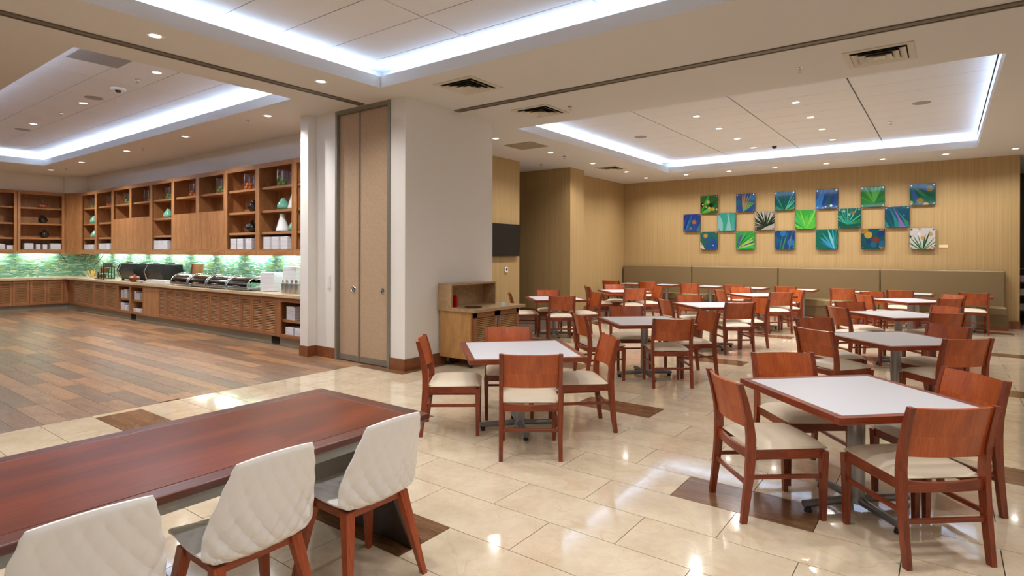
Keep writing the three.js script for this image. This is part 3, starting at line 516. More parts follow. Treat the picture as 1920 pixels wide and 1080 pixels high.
// ================= LONG TABLE AND WHITE CHAIRS =================
{
  const o = thing('long_table', 'long glossy mahogany table in the left foreground', 'table', [-2.81, 0, 0.0]);
  const z0 = -2.34, z1 = 2.3, y1 = 0.75, hw = 0.5;
  obj('tabletop', [planar(rbox(-hw + 0.09, hw - 0.09, y1 - 0.03, y1, z0 + 0.09, z1 - 0.09, 0.002), 'z')], M.mahogany, o);
  obj('edge_band', [planar(rbox(-hw, -hw + 0.0895, y1 - 0.035, y1, z0, z1, 0.008), 'z'), planar(rbox(hw - 0.0895, hw, y1 - 0.035, y1, z0, z1, 0.008), 'z'), planar(rbox(-hw + 0.09, hw - 0.09, y1 - 0.035, y1, z0, z0 + 0.0895, 0.006), 'x'), planar(rbox(-hw + 0.09, hw - 0.09, y1 - 0.035, y1, z1 - 0.0895, z1, 0.006), 'x')], M.mahoganyEdge, o);
  obj('apron', [rbox(-hw + 0.03, hw - 0.03, y1 - 0.085, y1 - 0.035, z0 + 0.03, z1 - 0.03, 0.003)], M.taupeMetal, o);
  for (const zz of [-2.1, 2.05]) { // flared slab legs
    const s = new THREE.Shape(); s.moveTo(-0.3, y1 - 0.085); s.lineTo(0.3, y1 - 0.085); s.lineTo(0.44, 0.01); s.lineTo(-0.44, 0.01); s.closePath();
    const g = new THREE.ExtrudeGeometry(s, { depth: 0.07, bevelEnabled: true, bevelSize: 0.004, bevelThickness: 0.004, bevelSegments: 1 }); const p = g.attributes.position; const dir = zz < 0 ? -1 : 1; for (let i = 0; i < p.count; i++) p.setZ(i, p.getZ(i) - 0.035 + zz + dir * 0.2 * (1 - p.getY(i) / 0.66)); g.computeVertexNormals();
    const leg = obj('slab_leg', planar(g, 'x'), M.darkBrown, o); obj('glide', [box(0.36, 0.44, 0, 0.011, zz + dir * 0.195 - 0.03, zz + dir * 0.195 + 0.03), box(-0.44, -0.36, 0, 0.011, zz + dir * 0.195 - 0.03, zz + dir * 0.195 + 0.03)], M.black, leg);
  }
}
function makeShellChair() {
  const o = thing('shell_chair', '', 'chair');   // sitter faces -x
  // profile from the front of the seat to the top of the back: [back distance, height]
  const prof = new THREE.CatmullRomCurve3([[-0.27, 0.445], [-0.18, 0.462], [-0.05, 0.452], [0.08, 0.446], [0.155, 0.452], [0.195, 0.49], [0.212, 0.57], [0.225, 0.66], [0.242, 0.76], [0.262, 0.85]].map(([a, b]) => new THREE.Vector3(a, b, 0)), false, 'catmullrom', 0.5);
  const half = (s) => { const k = [[0, 0.185], [0.08, 0.205], [0.25, 0.218], [0.4, 0.21], [0.47, 0.212], [0.57, 0.24], [0.66, 0.24], [0.76, 0.226], [0.86, 0.202], [0.96, 0.178], [1, 0.165]]; for (let i = 0; i + 1 < k.length; i++) if (s <= k[i + 1][0]) { const t = (s - k[i][0]) / (k[i + 1][0] - k[i][0]), e = t * t * (3 - 2 * t); return k[i][1] + e * (k[i + 1][1] - k[i][1]); } return 0.165; };
  const tri = (x) => Math.abs(((x % 1) + 1) % 1 - 0.5) * 2;
  const fn = (u, v) => {
    const s = v, t = u * 2 - 1, p = prof.getPoint(s), w = half(s), back = Math.max(0, Math.min(1, (s - 0.42) / 0.12)), b = back * back * (3 - 2 * back);
    const q = Math.min(1, (1 - Math.abs(t)) * 6) * Math.min(1, (1 - s) * 14) * Math.min(1, s * 14), rows = 15 * s, cols = 3.2 * t;
    const relief = 0.019 * q * (tri(rows * 0.5 + cols) * 0.5 + tri(rows * 0.5 - cols) * 0.5 - 0.5) * (0.45 + 0.9 * Math.exp(-(((s - 0.62) / 0.12) ** 2)));
    const wrap = b * (-0.055 * t * t * Math.exp(-(((s - 0.64) / 0.2) ** 2)) - 0.012 * t * t) + 0, dish = (1 - b) * 0.02 * t * t;
    return new THREE.Vector3(p.x + wrap + relief * b, p.y + dish + relief * (1 - b) * 0.7 + (s > 0.9 ? 0.012 * (1 - t * t) * (s - 0.9) * 10 : 0), t * w);
  };
  const g = shell(fn, 56, 84, (u, v) => { const t = Math.abs(u * 2 - 1); return 0.024 * Math.sqrt(Math.max(0.06, 1 - Math.pow(t, 14))) * Math.sqrt(Math.max(0.08, 1 - Math.pow(Math.abs(v * 2 - 1), 40))); });
  obj('seat_shell', g, M.whiteShell, o);
  for (const [sx, sz] of [[1, 1], [1, -1], [-1, 1], [-1, -1]]) obj('leg', planar(post([sx * 0.215 - 0.005, 0, sz * 0.235], [sx * 0.13 - 0.02, 0.43, sz * 0.165], 0.026, 0.05), 'y', sx + sz), M.legOrange, o);
  obj('under_frame', [planar(rbox(-0.16, 0.12, 0.395, 0.43, -0.18, -0.15, 0.003), 'x'), planar(rbox(-0.16, 0.12, 0.395, 0.43, 0.15, 0.18, 0.003), 'x'), planar(rbox(-0.165, -0.135, 0.395, 0.43, -0.16, 0.16, 0.003), 'z'), planar(rbox(0.095, 0.125, 0.395, 0.43, -0.16, 0.16, 0.003), 'z')], M.legOrange, o);
  return o;
}
{
  const c = makeShellChair(), lab = ['quilted white shell chair nearest the end of the long table', 'quilted white shell chair in the middle of the row of three', 'quilted white shell chair cut off by the bottom left picture corner'];
  c.position.set(-2.36, 0, -1.9); tag(c, lab[0], 'chair', 'white shell chairs at the long table');
  copy(c, [-2.38, 0, -1.3], R(0), lab[1], 'white shell chairs at the long table'); copy(c, [-2.34, 0, -0.68], R(-3), lab[2], 'white shell chairs at the long table');
}
// ================= ROLLING SERVICE CART =================
{
  const o = thing('service_cart', 'oak rolling service cart with louvered doors against the white pillar', 'cart', [-5.95, 0, -6.22]);
  // local: x from wall outward, z negative is away
  obj('body', [planar(box(0, 0.6, 0.13, 0.8, -1.12, 0), 'y')], M.oakPale, o);
  obj('worktop', [planar(rbox(-0.015, 0.72 - 0.02, 0.8, 0.845, -1.19, 0.03, 0.004), 'z')], M.stoneDark, o);
  obj('hutch', [planar(box(-0.012, 0.012, 0.845, 1.165, -1.02, 0.02), 'z'), planar(box(0.012, 0.25, 0.845, 1.165, -0.005, 0.02), 'y'), planar(box(0.012, 0.25, 0.845, 1.165, -1.02, -0.995), 'y'), planar(box(-0.012, 0.25, 1.165, 1.19, -1.02, 0.02), 'z')], M.stoneDark, o);
  obj('face_frame', [planar(box(0.6, 0.622, 0.13, 0.8, -1.12, 0), 'y')], M.oakDoor, o);
  for (const [a, b, hx] of [[-0.55, -0.03, -0.52], [-1.09, -0.57, -0.6]]) {
    const d = obj('door', [planar(box(0.622, 0.642, 0.15, 0.79, a, a + 0.06), 'y'), planar(box(0.622, 0.642, 0.15, 0.79, b - 0.06, b), 'y'), planar(box(0.622, 0.642, 0.72, 0.79, a, b), 'z'), planar(box(0.622, 0.642, 0.15, 0.22, a, b), 'z')], M.oakDoor, o);
    const sl = []; for (let y = 0.23; y < 0.715; y += 0.026) { const g = box(-0.011, 0.011, -0.003, 0.003, a + 0.06, b - 0.06); g.rotateZ(-0.6); g.translate(0.631, y, 0); sl.push(planar(g, 'z')); }
    obj('louvers', sl, M.oakPale, d); obj('backing', [box(0.6222, 0.6235, 0.22, 0.72, a + 0.06, b - 0.06)], M.darkBrown, d);
    obj('handle', [bar([0.66, 0.6, hx], [0.66, 0.72, hx], 0.005), bar([0.642, 0.61, hx], [0.66, 0.61, hx], 0.004), bar([0.642, 0.71, hx], [0.66, 0.71, hx], 0.004)], M.steel, d);
  }
  for (const [x, z] of [[0.09, -0.1], [0.52, -0.1], [0.09, -1.02], [0.52, -1.02]]) { const w = new THREE.CylinderGeometry(0.045, 0.045, 0.03, 20); w.rotateX(Math.PI / 2); w.translate(x, 0.045, z); const k = obj('caster', [w], M.black, o); obj('fork', [box(x - 0.02, x + 0.02, 0.05, 0.13, z - 0.024, z - 0.016), box(x - 0.02, x + 0.02, 0.05, 0.13, z + 0.016, z + 0.024), box(x - 0.025, x + 0.025, 0.122, 0.131, z - 0.026, z + 0.026)], M.chrome, k); }
  tag(obj('booklet', [rbox(-5.79, -5.71, 0.846, 1.02, -6.36, -6.33, 0.002)], M.red), 'small red booklet standing inside the cart hutch', 'booklet');
  const p = tag(obj('dark_plate', lathe([[0, 0.004], [0.1, 0.004], [0.13, 0.014], [0.132, 0.012], [0.1, 0], [0, 0]], 32), M.blackGloss), 'dark round plate lying on the cart worktop', 'plate'); p.position.set(-5.5, 0.8455, -6.45);
  tag(obj('card_holder', [rbox(-5.34, -5.28, 0.846, 0.9, -6.94, -6.92, 0.002), rbox(-5.34, -5.28, 0.846, 0.852, -6.96, -6.9, 0.002)], M.whitePlastic), 'tiny white card holder near the far end of the cart worktop', 'holder');
}

// ================= BUFFET =================
const CF = -5.75, UF = -6.05, WB = -6.45;            // front of lower units, front of upper units, wall
// louvred door in the plane z = CF, facing +z, centred at local origin x0..x1
function louverDoor(parent, x0, x1, y0, y1, handleSide, name = 'door') {
  const e = 0.055, d = obj(name, [planar(box(x0, x0 + e, y0, y1, 0, 0.02), 'y'), planar(box(x1 - e, x1, y0, y1, 0, 0.02), 'y'), planar(box(x0 + e, x1 - e, y1 - 0.07, y1, 0, 0.02), 'x'), planar(box(x0 + e, x1 - e, y0, y0 + 0.07, 0, 0.02), 'x')], M.oakDoor, parent);
  const sl = []; for (let y = y0 + 0.08; y < y1 - 0.07; y += 0.029) { const g = box(x0 + e, x1 - e, -0.003, 0.003, -0.012, 0.012); g.rotateX(0.6); g.translate(0, y, 0.008); sl.push(planar(g, 'x')); }
  obj('louvers', sl, M.oak, d); obj('backing', [box(x0 + e, x1 - e, y0 + 0.07, y1 - 0.07, -0.004, -0.002)], M.ventDark, d);
  const hx = handleSide < 0 ? x0 + 0.028 : handleSide > 0 ? x1 - 0.028 : (x0 + x1) / 2;
  obj('handle', handleSide ? [bar([hx, y1 - 0.17, 0.045], [hx, y1 - 0.05, 0.045], 0.006), bar([hx, y1 - 0.06, 0.02], [hx, y1 - 0.06, 0.045], 0.005), bar([hx, y1 - 0.16, 0.02], [hx, y1 - 0.16, 0.045], 0.005)] : [bar([hx - 0.05, y1 - 0.035, 0.045], [hx + 0.05, y1 - 0.035, 0.045], 0.006), bar([hx - 0.04, y1 - 0.035, 0.02], [hx - 0.04, y1 - 0.035, 0.045], 0.005), bar([hx + 0.04, y1 - 0.035, 0.02], [hx + 0.04, y1 - 0.035, 0.045], 0.005)], M.chrome, d);
}
function openUnit(o, w, d, y0, y1, shelves, opening) {      // an open-fronted box from z=0 back to z=-d
  obj('side_panel', [planar(box(0, 0.02, y0, y1, -d, 0), 'y')], M.oak, o); obj('side_panel', [planar(box(w - 0.02, w, y0, y1, -d, 0), 'y')], M.oak, o);
  obj('back_panel', [planar(box(0.02, w - 0.02, y0, y1, -d, -d + 0.015), 'y')], M.oak, o);
  obj('top_panel', [planar(box(0.02, w - 0.02, y1 - 0.02, y1, -d + 0.015, 0), 'x')], M.oak, o); obj('bottom_panel', [planar(box(0.02, w - 0.02, y0, y0 + 0.02, -d + 0.015, 0), 'x')], M.oak, o);
  for (const y of shelves) obj('shelf', [planar(rbox(0.02, w - 0.02, y - 0.045, y, -d + 0.015, -0.03, 0.003), 'x')], M.oak, o);
}
const baseLabel = 'oak base cabinet with louvered doors under the buffet counter';
{
  // singles near the corner
  [-19.45, -18.75, -17.98, -17.22, -16.41].forEach((x, i, a) => { if (i === 4) return; const w = a[i + 1] - x, o = thing('base_cabinet', 'single-door louvered oak base cabinet, ' + ORD[i] + ' right of the buffet corner', 'cabinet', [x, 0, CF], 0, 'louvered base cabinets'); obj('body', [planar(box(0.003, w - 0.003, 0.165, 0.85, -0.68, -0.006), 'y')], M.oakDoor, o); louverDoor(o, 0.004, w - 0.004, 0.17, 0.845, 0); });
  // open shelves
  [[-16.41, -15.66, 'left'], [-15.66, -14.9, 'right']].forEach(([a, b, s]) => { const o = thing('open_base_cabinet', 'open oak base cabinet holding white plates, ' + s + ' one of the pair', 'cabinet', [a, 0, CF], 0, 'open base cabinets'); openUnit(o, b - a, 0.66, 0.165, 0.85, [0.5]); obj('face_frame', [planar(box(0, 0.05, 0.165, 0.85, 0, 0.02), 'y'), planar(box(b - a - 0.05, b - a, 0.165, 0.85, 0, 0.02), 'y'), planar(box(0.05, b - a - 0.05, 0.8, 0.85, 0, 0.02), 'x'), planar(box(0.05, b - a - 0.05, 0.165, 0.22, 0, 0.02), 'x')], M.oakDoor, o); });
  { const o = thing('base_cabinet', 'plain flat-door oak base cabinet right of the open shelves', 'cabinet', [-14.9, 0, CF]); obj('body', [planar(box(0.003, 0.777, 0.165, 0.85, -0.68, -0.006), 'y')], M.oakDoor, o); obj('door', [planar(rbox(0.004, 0.776, 0.17, 0.845, -0.004, 0.02, 0.003), 'y')], M.oak, o); }
  const px = [-14.12, -13.33, -12.58, -11.79, -11.0, -10.22, -9.4];
  for (let i = 0; i < 6; i++) { const w = px[i + 1] - px[i], o = thing('base_cabinet', 'double-door louvered oak base cabinet, ' + ORD[5 - i] + ' one counted from the pillar', 'cabinet', [px[i], 0, CF], 0, 'louvered base cabinets'); obj('body', [planar(box(0.003, w - 0.003, 0.165, 0.85, -0.68, -0.006), 'y')], M.oakDoor, o); louverDoor(o, 0.004, w / 2 - 0.002, 0.17, 0.845, 1); louverDoor(o, w / 2 + 0.002, w - 0.004, 0.17, 0.845, -1); }
  { const o = thing('open_base_cabinet', 'open oak base cabinet with plates right beside the pillar', 'cabinet', [-9.4, 0, CF], 0, 'open base cabinets'); openUnit(o, 1.1, 0.66, 0.165, 0.85, [0.47]); obj('face_frame', [planar(box(0, 0.12, 0.165, 0.85, 0, 0.02), 'y'), planar(box(1.0, 1.1, 0.165, 0.85, 0, 0.02), 'y'), planar(box(0.12, 1.0, 0.78, 0.85, 0, 0.02), 'x'), planar(box(0.12, 1.0, 0.165, 0.22, 0, 0.02), 'x')], M.oakDoor, o); }
  // left run, facing +x
  const LX = -20.12, zs = [-4.3 + 0.4, -4.3 + 0.02, -4.54, -4.91, -5.29, -5.68];
  const lz = [-4.16, -4.54, -4.91, -5.29, -5.68]; const lab = ['at the left picture edge', 'second from the left picture edge', 'third from the left picture edge', 'beside the buffet corner'];
  for (let i = 0; i < 4; i++) { const w = lz[i] - lz[i + 1], o = thing('base_cabinet', 'louvered oak base cabinet on the left buffet wall, ' + lab[i], 'cabinet', [LX, 0, lz[i]], R(90), 'louvered base cabinets'); obj('body', [planar(box(0.003, w - 0.003, 0.165, 0.85, -0.68, -0.006), 'y')], M.oakDoor, o); louverDoor(o, 0.004, w - 0.004, 0.17, 0.845, i % 2 ? -1 : 1); }
  for (let i = 0; i < 3; i++) { const z = -4.16 + 0.38 * i + 0.38, o = thing('base_cabinet', 'louvered oak base cabinet on the left buffet wall, outside the picture', 'cabinet', [LX, 0, z], R(90), 'louvered base cabinets outside the picture'); obj('body', [planar(box(0.003, 0.377, 0.165, 0.85, -0.68, -0.006), 'y')], M.oakDoor, o); louverDoor(o, 0.004, 0.376, 0.17, 0.845, 1); }
  tag(obj('corner_cabinet', [planar(box(-20.14, -20.11, 0.165, 0.85, -5.74, -5.685), 'y'), planar(box(-20.8, -19.455, 0.165, 0.85, -6.4, -5.78), 'y'), planar(box(-20.8, -20.12, 0.165, 0.85, -5.78, -5.69), 'y')], M.oakDoor), 'plain oak corner cabinet where the two buffet counters meet', 'cabinet');
  // toe kick and worktop
  const k = obj('toe_kick', [box(-20.75, -8.3, 0, 0.164, -6.4, -5.8), box(-20.75, -20.19, 0, 0.164, -5.8, -2.2)], M.kick); tag(k, 'grey-green toe kick under the buffet cabinets', 'toe kick');
  const s = new THREE.Shape(); s.moveTo(-20.84, 6.44); s.lineTo(-8.26, 6.44); s.lineTo(-8.26, 5.7); s.lineTo(-20.06, 5.7); s.lineTo(-20.06, 2.2); s.lineTo(-20.84, 2.2); s.closePath();
  const g = new THREE.ExtrudeGeometry(s, { depth: 0.05, bevelEnabled: true, bevelSize: 0.004, bevelThickness: 0.004, bevelSegments: 1 }); g.rotateX(-Math.PI / 2); g.translate(0, 0.857, 0);
  tag(obj('worktop', planar(g, 'x'), M.stone), 'long pale stone worktop of the L-shaped buffet', 'worktop');
  const vents = tag(obj('floor_vent', [box(-15.75, -15.5, 0.02, 0.145, -5.799, -5.79)], M.ventDark), 'dark vent slot in the toe kick below the open shelves', 'vent');
  tag(obj('floor_vent', [box(-9.66, -9.42, 0.02, 0.145, -5.799, -5.79)], M.ventDark), 'dark vent slot in the toe kick near the pillar', 'vent');
  // mosaic
  const mo = obj('wall_mosaic', uvWall([box(-20.84, -8.26, 0.911, 1.6, -6.452, -6.44), box(-20.85, -20.838, 0.911, 1.6, -6.44, -2.2)]), M.mosaic); mo.userData.kind = 'structure'; mo.userData.label = 'green glass mosaic backsplash behind the buffet counter';
}
// ---------- upper shelf units ----------
const SH = [2.025, 2.434, 2.878], UB = 1.578, UT = 3.32, FLOOR = 1.70;
const bays = [];
function upperUnit(x0, x1, half, label, at, turn) {
  const w = x1 - x0, o = thing('shelf_unit', label, 'shelves', at || [x0, 0, UF], turn || 0, 'oak wall shelf units');
  openUnit(o, w, 0.39, UB + 0.06, UT, half ? [SH[2]] : SH);
  obj('display_floor', [planar(box(0.02, w - 0.02, FLOOR - 0.04, FLOOR, -0.375, 0), 'x')], M.oak, o);
  const e = 0.066;
  obj('face_frame', [planar(box(0, e, UB, UT, 0, 0.02), 'y'), planar(box(w - e, w, UB, UT, 0, 0.02), 'y'), planar(box(e, w - e, UT - 0.085, UT, 0, 0.02), 'x'), planar(box(e, w - e, UB, FLOOR, 0, 0.02), 'x')], M.oak, o);
  if (half) { obj('flat_panel', [planar(box(e, w - e, FLOOR, 2.49, -0.004, 0.018), 'y')], M.oak, o); obj('ledge', [planar(box(0.02, w - 0.02, 2.47, 2.49, -0.375, -0.004), 'x')], M.oak, o); }
  const lb = obj('light_bar', [box(w * 0.16, w * 0.84, UB + 0.035, UB + 0.056, -0.3, -0.26)], M.ledBar, o);
  const l = new THREE.RectAreaLight(NEUTRAL, BAR_NITS, w * 0.66, 0.04); l.rotation.set(-Math.PI / 2 + 0.25, 0, 0); l.position.set(w / 2, UB + 0.03, -0.28); l.name = 'under_shelf_light'; o.add(l);
  return o;
}
{
  const xs = [-19.92, -18.8, -17.64, -16.475, -15.29, -14.125, -12.96, -11.775, -10.57, -9.36, -8.27], half = [0, 0, 1, 1, 0, 1, 1, 0, 0, 0];
  for (let i = 0; i < 10; i++) { upperUnit(xs[i], xs[i + 1], half[i], (half[i] ? 'oak shelf unit closed by a flat panel below, ' : 'oak open shelf unit with four levels, ') + ORD[i] + ' right of the buffet corner'); bays.push([xs[i], xs[i + 1], half[i]]); }
  upperUnit(0, 1.07, 0, 'oak open shelf unit on the left buffet wall beside the corner', [-20.45, 0, -4.72], R(90));
  upperUnit(0, 1.07, 0, 'oak open shelf unit cut by the left picture edge', [-20.45, 0, -3.64], R(90));
  upperUnit(0, 1.07, 0, 'oak open shelf unit on the left buffet wall beyond the picture', [-20.45, 0, -2.56], R(90));
  // angled corner panel
  const s = new THREE.Shape(); s.moveTo(-20.8, 5.8); s.lineTo(-20.42, 5.8); s.lineTo(-19.93, 6.06); s.lineTo(-19.93, 6.42); s.lineTo(-20.8, 6.42); s.closePath();
  const g = new THREE.ExtrudeGeometry(s, { depth: UT - 1.56, bevelEnabled: false }); g.rotateX(-Math.PI / 2); g.translate(0, 1.56, 0);
  tag(obj('corner_cabinet', planar(g, 'y'), M.oak), 'plain oak corner cabinet between the two runs of shelves', 'cabinet');
}
// ---------- things on the shelves ----------
const spotOn = (x, y, dz = -0.13) => [x, y + 0.001, UF + dz];
{
  const jarG = lathe([[0.001, 0.004], [0.085, 0.004], [0.09, 0.02], [0.09, 0.25], [0.075, 0.27], [0.075, 0.275], [0.095, 0.28], [0.095, 0.0], [0.001, 0.0]], 24);
  const jarThin = lathe([[0.001, 0.004], [0.084, 0.004], [0.088, 0.02], [0.088, 0.27], [0.092, 0.27], [0.092, 0.015], [0.086, 0], [0.001, 0]], 26);
  const fruitG = new THREE.SphereGeometry(0.033, 14, 10), names2 = { orange: [M.orange, 'whole orange'], lime: [M.lime, 'green lime'] };
  let jar0 = null;
  function jar(at, fruit, n, label, where, s = 1) {
    let o; if (!jar0) { o = thing('glass_jar', label, 'jar', at, 0, 'glass fruit jars on the top shelves'); obj('glass', jarThin, M.glass, o); obj('rim', (() => { const t = new THREE.TorusGeometry(0.09, 0.004, 8, 26); t.rotateX(Math.PI / 2); t.translate(0, 0.27, 0); return t; })(), M.glass, o); jar0 = o; } else o = copy(jar0, at, 0, label);
    o.scale.set(s, s, s);
    for (let k = 0; k < n; k++) { const lv = Math.floor(k / 3), a = k * 2.094 + lv * 1.0; const f = tag(obj(fruit, fruitG, names2[fruit][0]), names2[fruit][1] + ' inside the glass jar ' + where, 'fruit', fruit + 's in the jar ' + where); f.position.set(at[0] + Math.cos(a) * 0.044 * s, at[1] + (0.04 + lv * 0.055) * s, at[2] + Math.sin(a) * 0.044 * s); f.scale.set(s, s, s); }
  }
  const top = [[0, -19.35, 'lime', 3], [1, -18.21, 'orange', 3], [2, -17.01, 'lime', 4], [3, -15.8, 'lime', 1], [4, -14.63, 'lime', 6], [5, -13.44, 'orange', 5], [6, -12.21, 'lime', 6], [7, -11.12, 'orange', 6], [8, -9.95, 'lime', 7]];
  for (const [b, f, fr, n] of top) jar(spotOn(f, SH[2], -0.125), fr, n, 'glass jar of ' + fr + 's on the top shelf of the ' + ORD[b] + ' unit', 'in the ' + ORD[b] + ' shelf unit', b > 5 ? 1.1 : 1);
  jar(spotOn(-10.93, SH[2], -0.24), 'orange', 3, 'second glass jar behind the oranges in the eighth shelf unit', 'behind in the eighth shelf unit', 0.95); jar(spotOn(-9.75, SH[2], -0.24), 'lime', 3, 'second glass jar beside the limes in the ninth shelf unit', 'beside in the ninth shelf unit', 0.95);
  const vase = (name, g, mat, at, label, cat = 'vase', s = 1) => { const v = tag(obj(name, g, mat), label, cat); v.position.set(...at); v.scale.set(s, s, s); return v; };
  const pear = lathe([[0.001, 0], [0.09, 0.004], [0.115, 0.05], [0.1, 0.11], [0.06, 0.17], [0.042, 0.2], [0.04, 0.215], [0.034, 0.215], [0.034, 0.19]], 28), tall = lathe([[0.001, 0], [0.12, 0.003], [0.118, 0.03], [0.075, 0.2], [0.05, 0.27], [0.055, 0.33], [0.048, 0.33], [0.044, 0.27]], 28);
  const ball = lathe([[0.001, 0], [0.06, 0.004], [0.11, 0.06], [0.115, 0.11], [0.085, 0.17], [0.04, 0.195], [0.03, 0.215], [0.038, 0.235], [0.03, 0.235], [0.022, 0.2]], 28);
  vase('pear_vase', pear, M.teal, spotOn(-9.93, SH[1]), 'teal pear-shaped vase beside a tall white vase, ninth unit'); vase('tall_vase', tall, M.whiteGlaze, spotOn(-9.66, SH[1], -0.2), 'tall white conical vase at right of the teal vase, ninth unit', 'vase', 1.1);
  vase('tall_vase', tall, M.whiteGlaze, spotOn(-9.95, SH[0]), 'tall white conical vase on the lower shelf of the ninth unit', 'vase', 1.0); vase('pear_vase', pear, M.teal, spotOn(-9.67, SH[0], -0.2), 'teal vase partly hidden beside the lower white vase, ninth unit');
  vase('pear_vase', pear, M.teal, spotOn(-14.69, SH[1]), 'teal pear-shaped vase alone on the fifth shelf unit');
  vase('ball_vase', ball, M.darkGlaze, spotOn(-10.97, SH[1]), 'glossy black round vase on the middle shelf of the eighth unit'); vase('ball_vase', ball, M.darkGlaze, spotOn(-11.02, SH[0]), 'glossy black round vase on the lower shelf of the eighth unit', 'vase', 1.05);
  vase('pear_vase', pear, M.teal, spotOn(-19.36, SH[1]), 'teal vase at the far end of the first shelf unit'); vase('pear_vase', pear, M.teal, spotOn(-19.3, SH[0]), 'teal vase low in the first shelf unit');
  // left wall shelves
  const L = (z, y) => [-20.58, y + 0.001, z];
  vase('ball_vase', ball, M.darkGlaze, L(-5.32, SH[1]), 'black round vase on the upper middle shelf of the left wall'); vase('ball_vase', ball, M.darkGlaze, L(-5.35, SH[0]), 'black round vase on the lower middle shelf of the left wall');
  const bowlG = lathe([[0.001, 0], [0.08, 0.003], [0.125, 0.05], [0.118, 0.1], [0.05, 0.13], [0.042, 0.24], [0.047, 0.245], [0.046, 0.13], [0.114, 0.098], [0.12, 0.05], [0.001, 0.006]], 28);
  vase('flask', bowlG, M.glass, L(-5.31, SH[2]), 'round-bellied glass flask of oranges on the left wall', 'flask'); for (let k = 0; k < 6; k++) { const a = k * 1.05, f = tag(obj('orange', fruitG, M.orange), 'whole orange inside the glass flask on the left wall', 'fruit', 'oranges in the flask'); f.position.set(-20.58 + Math.cos(a) * 0.066, SH[2] + 0.05, -5.31 + Math.sin(a) * 0.066); }
  // stacks of white plates: every plate a slab with a rim
  function plates(at, w, d, n, label, t = 0.02, turn = 0) {
    const o = thing('plate_stack', label, 'plates', at, turn, 'stacks of white plates'), g = rbox(-w / 2, w / 2, 0.001, t - 0.0015, -d / 2, d / 2, 0.003, 1);
    for (let k = 0; k < n; k++) { const m = obj('plate', g, M.plate, o); m.position.y = k * t; }
  }
  for (const [b, xs, n] of [[0, [-19.7, -19.44, -19.19], 6], [1, [-18.6, -18.35, -18.05], 7], [4, [-15.1, -14.86, -14.6], 9], [7, [-11.53, -11.27, -10.95], 9], [8, [-10.31, -10.02, -9.73], 10]]) xs.forEach((x, k) => plates(spotOn(x, FLOOR, -0.13), 0.22, 0.22, n, 'white plate stack on the bottom level of the ' + ORD[b] + ' shelf unit, ' + ['left', 'middle', 'right'][k] + ' stack', 0.023));
  [[-4.98, 0.2, 6], [-5.19, 0.1, 5], [-5.345, 0.1, 5], [-5.59, 0.24, 6]].forEach(([z, w, n], k) => plates(L(z, FLOOR), 0.22, w, n, 'white dish stack on the left wall shelf, ' + ORD[k] + ' in the row', 0.028)); [[-4.4, 0.12, 5], [-4.58, 0.15, 4]].forEach(([z, w, n], k) => plates(L(z, FLOOR), 0.22, w, n, 'white dish stack at the left picture edge, ' + ['left one', 'right one'][k], 0.028));
  const y1 = 0.186, y2 = 0.501;
  [[-16.27, y2, 8, 0.15], [-16.06, y2, 9, 0.17], [-16.26, y1, 8, 0.2], [-16.03, y1, 6, 0.17], [-15.5, y2, 8, 0.12], [-15.33, y2, 6, 0.17], [-15.5, y1, 4, 0.2], [-15.27, y1, 4, 0.16]].forEach(([x, y, n, w], k) => plates([x, y, CF - 0.13], w, 0.2, n, 'white plate stack in the ' + (k < 4 ? 'left' : 'right') + ' open base cabinet, ' + (y > 0.4 ? 'upper' : 'lower') + ' level, ' + (k % 2 ? 'right' : 'left'), 0.025));
  [[-9.06, 0.471, 9, 0.24], [-9.1, y1, 6, 0.22], [-8.84, y1, 6, 0.2]].forEach(([x, y, n, w], k) => plates([x, y, CF - 0.15], w, 0.24, n, ['white plate stack on the upper shelf beside the pillar', 'white plate stack low beside the pillar, left one', 'white plate stack low beside the pillar, right one'][k], 0.026));
  // counter stacks
  plates([-10.12, 0.917, -6.08], 0.3, 0.3, 15, 'large stack of square white plates on the counter beside the chafing dishes', 0.023, R(20)); plates([-9.66, 0.917, -6.24], 0.28, 0.28, 19, 'taller stack of square white plates behind the cutlery holders', 0.024, R(20));
  tag(obj('plate_stand', lathe([[0, 0], [0.13, 0], [0.14, 0.004], [0, 0.004]], 28), M.black), 'thin black disc under the large plate stack', 'stand').position.set(-10.12, 0.912, -6.08);
}
